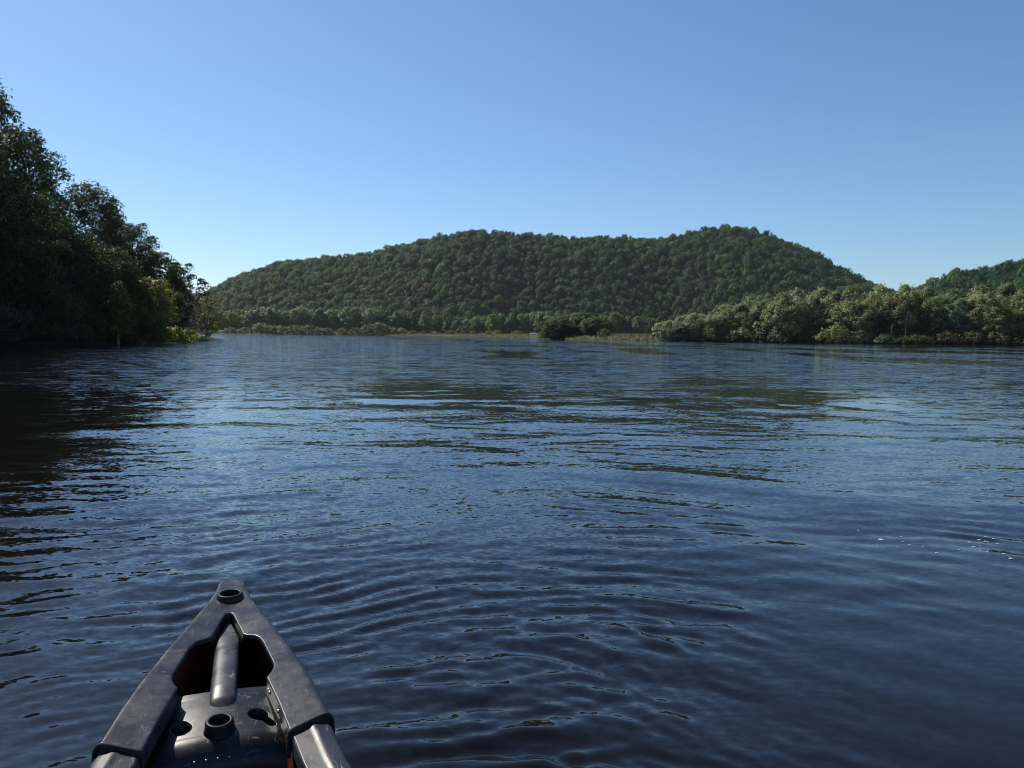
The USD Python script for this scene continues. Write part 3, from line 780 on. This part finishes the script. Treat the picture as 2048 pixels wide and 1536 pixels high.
near, rest = order[:265], order[265:]
for i in near:
    tone_ = ('dark green', 'dark green', 'mid green', 'mid green', 'light green', 'brownish')[kinds[i]]
    copy_of(HP[kinds[i]], 'forest_tree', f'{tone_} rounded tree in the unbroken forest on the lower slope of the bluff', 'tree', (hx[i], hy[i], hz[i] - 0.6), rot[i], (siz[i], siz[i], siz[i] * g.uniform(0.85, 1.2)), f'{tone_} forest trees on the lower slope of the bluff')


def instancer(name, protos, pos, idx, rz, scale, label, cat):
    pi = UsdGeom.PointInstancer.Define(stage, numbered(f'/World/{name}'))
    targets = []
    for k, (mat, data) in enumerate(protos):
        x = UsdGeom.Xform.Define(stage, f'{pi.GetPath()}/kind_{"abcdefgh"[k]}')
        if isinstance(mat, str):
            mesh('piece', data[0], data[1], mat, x.GetPath(), normals=data[2])
        else:
            x.GetPrim().GetReferences().AddInternalReference(data)
        targets.append(x.GetPath())
    pi.CreatePrototypesRel().SetTargets(targets)
    pi.CreateProtoIndicesAttr(Vt.IntArray.FromNumpy(np.asarray(idx, np.int32)))
    pi.CreatePositionsAttr(Vt.Vec3fArray.FromNumpy(np.asarray(pos, np.float32)))
    pi.CreateOrientationsAttr(Vt.QuathArray([Gf.Quath(float(math.cos(a / 2)), 0, 0, float(math.sin(a / 2))) for a in rz]))
    pi.CreateScalesAttr(Vt.Vec3fArray.FromNumpy(np.asarray(scale, np.float32)))
    return setdata(pi.GetPrim(), label, cat, kind='stuff')


sc = np.stack([siz[rest], siz[rest], siz[rest] * g.uniform(0.85, 1.2, len(rest))], 1)
crowns = []
for j, (mat, kind) in enumerate((('leaf_hill_dark', 'round'), ('leaf_hill_dark', 'round'), ('leaf_hill_mid', 'round'), ('leaf_hill_mid', 'bush'), ('leaf_hill_light', 'round'), ('leaf_hill_brown', 'round'))):
    crowns.append((mat, tree_shape(seed=450 + j, H=10.0, R=4.4, base=0.8, clumps=46, clump_r=1.35, leaves=85, leaf=0.46, kind=kind, quad=False, limbs=False, up=0.3)[1]))
instancer('hillside_forest', crowns, np.stack([hx[rest], hy[rest], hz[rest] - 0.6], 1), kinds[rest], rot[rest], sc, 'dense green forest covering the upper slopes of the bluffs', 'forest')
bx_ = g.uniform(-170, -42, 420); by_ = g.uniform(25, 125, 420)
keep = (bx_ / by_ < -0.475) & (signed(bx_, by_, LEFT_SHORE, 1) > 4)
bx_, by_ = bx_[keep], by_[keep]
nb = len(bx_)
instancer('bank_forest', crowns[3:4], np.stack([bx_, by_, 0 * bx_ + 0.3], 1), np.zeros(nb, int), g.uniform(0, 6.28, nb), g.uniform(0.4, 0.8, (nb, 1)) * np.array([[1.0, 1.0, 1.0]]), 'dark wood behind the first trees of the left bank', 'forest')
rx_ = g.uniform(-1500, -560, 900); ry_ = g.uniform(2020, 2420, 900)
instancer('distant_forest', crowns[:3], np.stack([rx_, ry_, ridge_ground(rx_, ry_) - 1], 1), g.integers(0, 3, 900), g.uniform(0, 6.28, 900), np.repeat(g.uniform(1.3, 2.1, (900, 1)), 3, 1), 'hazy blue wooded ridge far upriver beyond the bluff', 'forest')

# tree line at the bluff's foot: taller separate trees with sun on their crowns
LP = []
for j, (mat, kind) in enumerate((('leaf_hill_light', 'round'), ('leaf_maple', 'round'), ('leaf_hill_mid', 'tall'), ('leaf_hill_light', 'round'))):
    LP.append(proto(f'treeline_kind_{"abcd"[j]}', mat, seed=470 + j, H=10.0, R=3.6, base=1.2, clumps=56, clump_r=1.1, leaves=60, leaf=0.48, kind=kind, quad=False, limbs=8, up=0.35))
line = []
px = 448.0
while px < 1330:
    dist = float(np.interp(px, [440, 900, 960, 1100, 1330], [612, 610, 575, 560, 560])) + g.uniform(-9, 9)
    top = float(np.interp(px, [440, 520, 640, 760, 860, 1000, 1100, 1240, 1330], [622, 617, 615, 618, 628, 630, 628, 628, 636])) + g.uniform(-5, 6)
    line.append((px, dist, top, int(g.integers(0, 4))))
    px += g.uniform(15, 24)
look = {0: 'rounded light green', 1: 'rounded grey green', 2: 'narrow green', 3: 'rounded green'}
for i, (px, dist, top, j) in enumerate(line):
    x_ = at(px, dist); z0 = min(height(x_, dist), 3.0) - 0.3
    h_ = hgt(px, top, dist) - z0
    copy_of(LP[j], 'treeline_tree', f'{look[j]} tree at the bluff foot, {ORD[i]} from the left', 'tree', (x_, dist, z0), g.uniform(0, 6.28), (h_ / 10 * 1.05, h_ / 10 * 1.05, h_ / 10))

# ---- grass on the banks
g = np.random.default_rng(23)


def tuft(seed, h_, n_, spread):
    q = np.random.default_rng(seed)
    a_ = q.uniform(0, 6.28, n_); r_ = spread * np.sqrt(q.uniform(0, 1, n_))
    b_ = np.stack([r_ * np.cos(a_), r_ * np.sin(a_), np.full(n_, -0.05)], 1)
    tip_ = b_ + np.stack([q.normal(0, 0.16, n_), q.normal(0, 0.16, n_), h_ * q.uniform(0.5, 1.1, n_)], 1)
    w_ = np.stack([np.cos(a_ + 1.2), np.sin(a_ + 1.2), 0 * a_], 1) * 0.035
    v_ = np.stack([b_ - w_, b_ + w_, tip_], 1).reshape(-1, 3)
    nn = np.tile([0.0, -0.45, 0.9], (len(v_), 1)) + q.normal(0, 0.15, (len(v_), 3))
    return v_, np.arange(3 * n_).reshape(-1, 3), nn / np.linalg.norm(nn, axis=1, keepdims=True)


gxx, gyy = [], []
for (x0, x1, y0, y1, n_) in ((-250, -20, 545, 615, 9000), (-40, 45, 190, 560, 16000), (30, 125, 150, 200, 5000)):
    gxx.append(g.uniform(x0, x1, n_)); gyy.append(g.uniform(y0, y1, n_))
gxx, gyy = np.concatenate(gxx), np.concatenate(gyy)
sd = signed(gxx, gyy, SHORE, 1)
ok = (sd > 0.3) & (sd < 60) & ~((np.abs(gxx / gyy - (1066 - 1024) / F) < 0.007) & (gyy < 470))
gxx, gyy = gxx[ok], gyy[ok]
gz = ground(gxx, gyy)
sc = g.uniform(0.6, 1.3, (len(gxx), 1))
instancer('bank_grass', [('grass_blade', tuft(1, 0.7, 26, 0.5)), ('grass_blade', tuft(2, 0.5, 26, 0.6))], np.stack([gxx, gyy, gz], 1), g.integers(0, 2, len(gxx)), g.uniform(0, 6.28, len(gxx)), np.repeat(sc, 3, 1) * [1.5, 1.5, 1], 'tan and green grass on the low far bank', 'grass')

# ---- white car on the bank road
cd = 450.0
car = thing('white_car', 'small white car parked on the far grassy bank below the bluff', 'car', (at(1066, cd), cd, height(at(1066, cd), cd)), 0.0)


def extrude_side(prof, y0, y1, bev=0.06):
    p_ = np.array(prof)
    c_ = p_.mean(0)
    rows = []
    for yy, k in ((y0, 0.94), (y0 + bev, 1.0), (y1 - bev, 1.0), (y1, 0.94)):
        q = c_ + (p_ - c_) * k
        rows.append(np.stack([q[:, 0], np.full(len(q), yy), q[:, 1]], 1))
    v_ = np.vstack(rows); n_ = len(p_)
    f_ = tris(grid_faces(4, n_, True))
    fan = lambda o: np.stack([np.full(n_ - 2, o), o + np.arange(1, n_ - 1), o + np.arange(2, n_)], 1)
    return v_, np.vstack([f_, fan(0), fan(3 * n_)[:, ::-1]])


bv, bf = extrude_side([(-2.1, 0.35), (-2.15, 0.75), (-2.0, 0.98), (-1.3, 1.02), (-0.7, 1.45), (0.6, 1.5), (1.25, 1.02), (2.0, 0.86), (2.15, 0.6), (2.1, 0.35)], -0.85, 0.85)
mesh('body', bv, bf, 'car_paint', car.GetPath(), smooth=35)
for yy in (-0.86, 0.84):
    wv, wf = extrude_side([(-1.15, 1.03), (-0.66, 1.39), (0.55, 1.43), (1.08, 1.03)], yy, yy + 0.02, 0.005)
    mesh('window', wv, wf, 'car_glass', car.GetPath())
for xx in (-1.3, 1.35):
    for yy in (-0.8, 0.68):
        wv, wf = tube([(xx, yy, 0.33), (xx, yy + 0.12, 0.33)], 0.33, 16)
        mesh('wheel', wv, wf, 'tyre', car.GetPath(), smooth=40)

# ---------------------------------------------------------------- canoe
canoe = thing('canoe', 'bow of a black decked red canoe pointing upriver from the bottom of the photo', 'canoe', tuple(TIP), -HEAD)
CP = canoe.GetPath()           # local axes: x across (right), y forward; s = -y


def zg(s):
    return 0.44 - 0.0865 * s + 0.0065 * s * s


def loc(u, s, drop=0.0):
    u, s = np.asarray(u, float), np.asarray(s, float)
    return np.stack([u, -s, zg(s) + 0.0165 * s - drop + 0 * u], -1)


def resample(pts, d):
    p_ = np.asarray(pts, float)
    L_ = np.concatenate([[0], np.cumsum(np.linalg.norm(np.diff(p_, axis=0), axis=1))])
    t_ = np.linspace(0, L_[-1], int(L_[-1] / d) + 1)
    return np.stack([np.interp(t_, L_, p_[:, 0]), np.interp(t_, L_, p_[:, 1])], 1)


outer_s = np.concatenate([[0.0, 0.004, 0.012, 0.022, 0.04], np.linspace(0.07, 0.815, 30)])
outer_w = np.concatenate([[0.0, 0.014, 0.026, 0.033, 0.038], half_width(np.linspace(0.07, 0.815, 30))])
outer_w[5:] = np.interp(outer_s[5:], outer_s[5:], outer_w[5:])
inner = [(0.008, 0.247), (0.012, 0.262), (0.037, 0.380), (0.046, 0.388), (0.066, 0.400), (0.076, 0.416), (0.083, 0.440), (0.103, 0.545), (0.1055, 0.562), (0.1045, 0.580), (0.099, 0.598), (0.090, 0.616), (0.113, 0.735), (0.132, 0.855)]
right = [(w, s) for w, s in zip(outer_w[1:], outer_s[1:])]
left = [(-w, s) for w, s in right[::-1]]
poly = sg.Polygon(left + [(0, 0)] + right + inner[::-1] + [(0.0, 0.244)] + [(-w, s) for w, s in inner]).buffer(0)
poly = poly.buffer(-0.0035).buffer(0.007).buffer(-0.0035)
loop = np.array(poly.exterior.coords)[:-1]
loop = resample(np.vstack([loop, loop[:1]]), 0.004)[:-1]
if sg.Polygon(loop).exterior.is_ccw is False:
    loop = loop[::-1]
tg = np.roll(loop, -1, 0) - np.roll(loop, 1, 0)
nin = np.stack([-tg[:, 1], tg[:, 0]], 1); nin /= np.linalg.norm(nin, axis=1, keepdims=True)
is_outer = np.abs(loop[:, 0]) > half_width(np.clip(loop[:, 1], 0.0, 3)) - 0.006
is_outer |= loop[:, 1] < 0.05
hole = (loop[:, 1] > 0.372) & (loop[:, 1] < 0.612) & ~is_outer


def soft(a_, k):
    for _ in range(k):
        a_ = (np.roll(a_, 1) + a_ * 2 + np.roll(a_, -1)) / 4
    return a_


rad = soft(np.where(is_outer, 0.011, 0.0035), 4)
skirt = soft(np.where(is_outer, 0.040, np.where(hole, 0.006, 0.034)), 2)


def crown_z(u):
    return 0.09 * (np.sqrt(u * u + 0.02 ** 2) - 0.02)


rows = []
for k, a_ in enumerate(np.linspace(0, math.pi / 2, 5)):
    off = rad * (1 - math.cos(a_))
    pt = loop + nin * off[:, None]
    zz = rad * (math.sin(a_) - 1)
    rows.append(np.column_stack([pt[:, 0], -pt[:, 1], zg(pt[:, 1]) + crown_z(pt[:, 0]) + zz]))
bottom = rows[0].copy(); bottom[:, 2] -= skirt
rows = [bottom] + rows
nl = len(loop)
side_v = np.vstack(rows)
side_f = tris(grid_faces(len(rows), nl, True))
top_loop = rows[-1]
b2 = np.column_stack([top_loop[:, 0], -top_loop[:, 1]])
gxi, gyi = np.meshgrid(np.arange(-0.25, 0.25, 0.009), np.arange(0, 0.9, 0.009))
gi = np.column_stack([gxi.ravel(), gyi.ravel()])
from shapely import contains_xy, prepare
inside_poly = sg.Polygon(b2)
gi = gi[contains_xy(inside_poly.buffer(-0.004), gi[:, 0], gi[:, 1])]
allp = np.vstack([b2, gi])
dt = Delaunay(allp).simplices
cen = allp[dt].mean(1)
dt = dt[contains_xy(inside_poly, cen[:, 0], cen[:, 1])]
v2 = allp[dt]
area = (v2[:, 1, 0] - v2[:, 0, 0]) * (v2[:, 2, 1] - v2[:, 0, 1]) - (v2[:, 1, 1] - v2[:, 0, 1]) * (v2[:, 2, 0] - v2[:, 0, 0])
dt = np.where((area < 0)[:, None], dt, dt[:, ::-1])          # y = -s mirrors the plane
gv = np.column_stack([gi[:, 0], -gi[:, 1], zg(gi[:, 1]) + crown_z(gi[:, 0])])
off = len(side_v) - nl
dt2 = np.where(dt < nl, dt + off, dt - nl + len(side_v))
deck_v = np.vstack([side_v, gv])
deck_f = np.vstack([side_f, dt2])
# make every side face look outwards
fnrm = np.cross(deck_v[side_f[:, 1]] - deck_v[side_f[:, 0]], deck_v[side_f[:, 2]] - deck_v[side_f[:, 0]])
outw = np.column_stack([-nin[:, 0], nin[:, 1], 0 * nin[:, 0]])[side_f[:, 0] % nl]
if (fnrm * outw).sum() < 0:
    deck_f[:len(side_f)] = side_f[:, ::-1]
mesh('bow_deck', deck_v, deck_f, 'deck_plastic', CP, smooth=50)

# carry handle: flat wedge at the apex running into a half-round bar down the middle
ns, na = 70, 17
ss = np.linspace(0.252, 0.672, ns)
ww = np.interp(ss, [0.252, 0.26, 0.345, 0.36, 0.63, 0.65, 0.664, 0.672], [0.004, 0.006, 0.027, 0.028, 0.0275, 0.024, 0.015, 0.004])
hh = np.interp(ss, [0.252, 0.30, 0.38, 0.42, 0.60, 0.64, 0.66, 0.672], [0.001, 0.002, 0.014, 0.018, 0.018, 0.014, 0.007, 0.001])
dr = np.interp(ss, [0.252, 0.34, 0.40, 0.60, 0.64, 0.672], [0.026, 0.030, 0.036, 0.036, 0.040, 0.052])
ph_ = np.linspace(0, math.pi, na)
hv = np.stack([ww[:, None] * np.cos(ph_), np.repeat(-ss[:, None], na, 1), (zg(ss) + 0.0165 * ss - dr)[:, None] + hh[:, None] * np.sin(ph_) ** 0.8], -1)
low1 = hv[:, :1] - [0, 0, 0.022]; low2 = hv[:, -1:] - [0, 0, 0.022]
hv = np.concatenate([low1, hv, low2], 1)
hf = tris(grid_faces(ns, na + 2))
mesh('carry_handle', hv.reshape(-1, 3), hf, 'handle_plastic', CP, smooth=45)

# recessed inner deck behind the opening, rolling over into a bulkhead
na, ns = 161, 150
s_par = np.linspace(0, 1, ns)
uu = np.linspace(-1, 1, na)
S = np.zeros((ns, na)); D = np.zeros((ns, na)); W = np.zeros((ns, na))
for k, t_ in enumerate(s_par):
    if t_ < 0.62:
        q = t_ / 0.62
        S[k] = 0.588 + 0.155 * q
        D[k] = 0.036 + 0.010 * q * q
    else:
        a_ = min((t_ - 0.62) / 0.26, 1.0) * math.pi / 2
        S[k] = 0.743 + 0.055 * math.sin(a_)
        D[k] = 0.046 + 0.055 * (1 - math.cos(a_)) + max(0.0, t_ - 0.88) / 0.12 * 0.10
    W[k] = np.interp(S[k], [0.588, 0.612, 0.735, 0.86], [0.1045, 0.098, 0.118, 0.138])
S = S + 0.012 * (uu[None] ** 2) * (1 - s_par[:, None]) * -1
D = D + 0.010 * uu[None] ** 2
UU = W * uu[None]


def dip(u0, s0, u1, s1, r_):
    # distance to a short groove, for the moulded hollows beside the ring
    d_ = np.array([u1 - u0, s1 - s0]); l2 = max(d_ @ d_, 1e-9)
    t_ = np.clip(((UU - u0) * d_[0] + (S - s0) * d_[1]) / l2, 0, 1)
    q = np.hypot(UU - u0 - t_ * d_[0], S - s0 - t_ * d_[1]) / r_
    return smoothstep(1.12, 0.80, q)


D = D + 0.034 * np.maximum(np.maximum(dip(-0.080, 0.700, -0.074, 0.710, 0.0165), 0.9 * dip(0.070, 0.690, 0.074, 0.694, 0.0165)), 0.75 * dip(0.078, 0.698, 0.099, 0.724, 0.0075))
iv = loc(UU, S, D)
jf = tris(grid_faces(ns, na))
fz = np.cross(iv.reshape(-1, 3)[jf[0, 1]] - iv.reshape(-1, 3)[jf[0, 0]], iv.reshape(-1, 3)[jf[0, 2]] - iv.reshape(-1, 3)[jf[0, 0]])
if fz[2] < 0:
    jf = jf[:, ::-1]
mesh('inner_deck', iv.reshape(-1, 3), jf, 'deck_plastic', CP, smooth=45)


def lathe(prof, n_=36):
    p_ = np.asarray(prof, float)
    a_ = np.arange(n_) * 2 * np.pi / n_
    v_ = np.stack([p_[:, 0:1] * np.cos(a_), p_[:, 0:1] * np.sin(a_), np.repeat(p_[:, 1:2], n_, 1)], -1).reshape(-1, 3)
    return v_, tris(grid_faces(len(p_), n_, True))


def ring(name, u, s, drop, r_, h_, tilt):
    prof = [(r_ * 1.16, -0.004), (r_ * 1.08, 0.002), (r_ * 1.02, h_ * 0.5), (r_, h_ - 0.003), (r_ - 0.002, h_ - 0.0006), (r_ - 0.0035, h_), (r_ - 0.0060, h_), (r_ - 0.0075, h_ - 0.0008), (r_ - 0.0085, h_ - 0.003), (r_ - 0.009, -0.004), (0.0005, -0.004)]
    v_, f_ = lathe(prof)
    v_[:, 2] += tilt * v_[:, 1]
    p_ = loc(u, s, drop)
    return mesh(name, v_ + p_, f_, 'rubber', CP, smooth=40)


ring('socket_ring', 0.0, 0.146, 0.003, 0.033, 0.015, 0.05)
ring('socket_ring', -0.002, 0.733, 0.044, 0.0275, 0.020, 0.10)

# rivets on the bulkhead and along the inner wall of the right rail
for k in range(4):
    u = -0.046 + 0.0215 * k
    v_, f_ = lathe([(0.0026, 0), (0.0023, 0.0009), (0.0012, 0.0016), (0.0002, 0.0018)], 10)
    c_, n_ = math.cos(math.radians(58)), math.sin(math.radians(58))
    v_ = np.column_stack([v_[:, 0], v_[:, 1] * c_ - v_[:, 2] * n_, v_[:, 1] * n_ + v_[:, 2] * c_])
    mesh('rivet', v_ + loc(u, 0.7896, 0.0718 + 0.010 * (u / 0.125) ** 2), f_, 'steel', CP, smooth=60)
for s, u in ((0.640, 0.0945), (0.652, 0.0965), (0.735, 0.1125), (0.835, 0.1285)):
    v_, f_ = lathe([(0.0045, 0), (0.004, 0.002), (0.002, 0.0035), (0.0002, 0.004)], 10)
    v_ = v_[:, [2, 1, 0]] * [-1, 1, 1]
    mesh('screw', v_ + loc(u, s, 0.022), f_, 'steel', CP, smooth=60)

# gunwales behind the deck, from the cord to the stern
for sgn in (-1, 1):
    sv = np.concatenate([np.linspace(0.845, 2.3, 40), np.linspace(2.3, 4.3, 30)[1:]])
    sm_ = np.where(sv > 2.3, 4.6 - sv, sv)
    ow = half_width(sm_) - 0.003
    iw = np.interp(sm_, [0.3, 0.845, 0.95, 1.3, 1.8, 2.3], [0.05, 0.1325, 0.148, 0.222, 0.30, 0.335])
    prof = [(0.0, -0.034), (0.0, -0.006), (0.02, -0.0015), (0.06, 0.0), (0.42, 0.0), (0.50, 0.0022), (0.57, 0.0036), (0.64, 0.0022), (0.72, 0.0), (0.86, -0.002), (0.95, -0.008), (1.0, -0.018), (1.0, -0.045)]
    rows = []
    for a_, z_ in prof:
        w_ = iw + (ow - iw) * a_
        rows.append(np.stack([sgn * w_, -sv, zg(sm_) + crown_z(w_) + z_ - 0.003], -1))
    gv_ = np.stack(rows, 1)
    gf_ = tris(grid_faces(len(sv), len(prof)))
    if sgn < 0:
        gf_ = gf_[:, ::-1]
    fz = np.cross(gv_.reshape(-1, 3)[gf_[4, 1]] - gv_.reshape(-1, 3)[gf_[4, 0]], gv_.reshape(-1, 3)[gf_[4, 2]] - gv_.reshape(-1, 3)[gf_[4, 0]])
    if fz[2] < 0:
        gf_ = gf_[:, ::-1]
    mesh('gunwale', gv_.reshape(-1, 3), gf_, 'gunwale_vinyl', CP, smooth=40)

# black cord looped round each rail at the end of the deck
for sgn in (-1, 1):
    pts = [(0.1285, 0.852, -0.050), (0.1285, 0.853, -0.012), (0.131, 0.8535, 0.0015), (0.137, 0.852, 0.0036), (0.160, 0.841, 0.0038), (0.190, 0.826, 0.0034), (0.204, 0.819, 0.001), (0.2125, 0.8155, -0.008), (0.2155, 0.815, -0.022), (0.2155, 0.816, -0.060)]
    p_ = np.array(pts)
    t_ = np.linspace(0, len(p_) - 1, 40)
    q = np.stack([np.interp(t_, np.arange(len(p_)), p_[:, c]) for c in range(3)], 1)
    for _ in range(3):
        q[1:-1] = (q[:-2] + q[1:-1] * 2 + q[2:]) / 4
    w3 = np.column_stack([sgn * q[:, 0], -q[:, 1], zg(q[:, 1]) + crown_z(q[:, 0]) + q[:, 2]])
    cv, cf = tube(w3, 0.0042, 10)
    mesh('cord', cv, cf, 'cord', CP, smooth=True)

# hull: outer skin, and inner skin whose floor lies above the water
sv = np.concatenate([[0.012, 0.03, 0.06], np.linspace(0.1, 4.5, 90), [4.54, 4.57, 4.588]])
sm_ = np.minimum(sv, 4.6 - sv)
a_ = np.linspace(0, 1, 15)


def hull_skin(inset, floor):
    rows = []
    for t_ in a_:
        c_ = math.cos(t_ * math.pi / 2) ** 0.55
        w_ = np.maximum(half_width(sm_) - 0.010 - inset, 0.003) * c_ * (1 - 0.25 * math.sin(t_ * math.pi) * np.exp(-sm_ / 0.5))
        zt_ = zg(sm_) + crown_z(half_width(sm_)) - 0.020
        z_ = zt_ + (floor - zt_) * (math.sin(t_ * math.pi / 2) ** 1.15)
        rows.append(np.stack([w_, -sv - 0.10 * (t_ ** 2) * np.where(sv < 2.3, 1, -1) * np.exp(-sm_ / 0.3), z_], -1))
    half = np.stack(rows, 1)
    other = half[:, ::-1] * [-1, 1, 1]
    full = np.concatenate([half, other[:, 1:]], 1)
    return full.reshape(-1, 3), tris(grid_faces(len(sv), 2 * len(a_) - 1))


o = hull_skin(0.0, -0.10); i_ = hull_skin(0.022, 0.035)
mesh('hull', o[0], o[1], 'deck_plastic', CP, smooth=50)
mesh('hull_lining', i_[0], i_[1][:, ::-1], 'hull_red', CP, smooth=50)

# ---------------------------------------------------------------- foam flecks on the water
g = np.random.default_rng(41)
FOAM = [(1760, 1076, 13, 5), (1716, 1058, 3, 2), (1803, 1070, 5, 2), (1806, 1081, 6, 2), (1819, 1086, 6, 2), (1796, 1090, 4, 2), (1755, 1089, 4, 2), (1845, 1092, 6, 2), (1873, 1104, 6, 3), (1919, 1098, 6, 2), (1940, 1082, 7, 3), (1957, 1076, 11, 3),
        (1971, 1073, 6, 2), (1973, 1079, 10, 2), (1987, 1076, 8, 2), (1995, 1084, 7, 2), (1961, 1088, 5, 2), (1948, 1091, 8, 2), (1974, 1102, 5, 2), (2006, 1109, 8, 2), (2021, 1118, 9, 2), (1938, 956, 9, 3), (1850, 970, 4, 2)]


def on_water(px_, py_):
    d = (px_ - 1024) / F * RIGHT - (py_ - 768) / F * UP - BACK
    return EYE - d * EYE[2] / d[2]


from scipy.spatial import cKDTree
near_w = WATER_V[np.hypot(WATER_V[:, 0], WATER_V[:, 1]) < 14]
tree_w = cKDTree(near_w[:, :2])
for px, py, w_, h_ in FOAM:
    p_ = on_water(px, py)
    p_[2] = near_w[tree_w.query(p_[:2])[1], 2]
    dist = float(np.linalg.norm(p_ - EYE))
    rx_, ry_ = w_ / 2 / F * dist, max(w_ * 0.35, h_) / F * dist
    parts = []
    for _ in range(5):
        rr_ = 0.55 * g.uniform(0.6, 1.1)
        dome = lathe([(1.0, -0.3), (0.92, 0.2), (0.7, 0.5), (0.35, 0.68), (0.02, 0.72)], 9)
        c_ = np.array([g.uniform(-0.6, 0.6), g.uniform(-0.5, 0.5), 0])
        parts.append(((dome[0] * rr_ + c_) * [rx_, ry_, min(rx_ * 0.3, 0.004)], dome[1]))
    fv, ff = join(parts)
    big = w_ == 13
    setdata(mesh('foam_fleck', fv + p_ + [0, 0, 0.0015], ff, 'foam', smooth=True), 'largest white foam fleck, leftmost of those on the water at the right' if big else 'small white foam fleck floating on the smooth dark water at the right', 'foam',
            None if big else 'small foam flecks drifting on the river at the right')

# ---------------------------------------------------------------- haze
MAT['air'] = usdkit.material(stage, '/World/Looks/air', {'v': ('principled_volume', {'color': (0.86, 0.92, 1.0), 'density': 0.000037, 'anisotropy': 0.25})}, volume='v.volume')
HAZE = True
if HAZE:
    bx0, bx1 = np.array([-2700.0, -2700.0, -2.5]), np.array([2700.0, 3000.0, 170.0])
    c8 = np.array([[(bx0, bx1)[i][0], (bx0, bx1)[j][1], (bx0, bx1)[k][2]] for i in (0, 1) for j in (0, 1) for k in (0, 1)])
    bf_ = np.array([[0, 1, 3, 2], [4, 6, 7, 5], [0, 4, 5, 1], [2, 3, 7, 6], [0, 2, 6, 4], [1, 5, 7, 3]])
    setdata(mesh('haze', c8, bf_, 'air'), 'thin blue summer haze over the river valley', 'haze', kind='stuff')
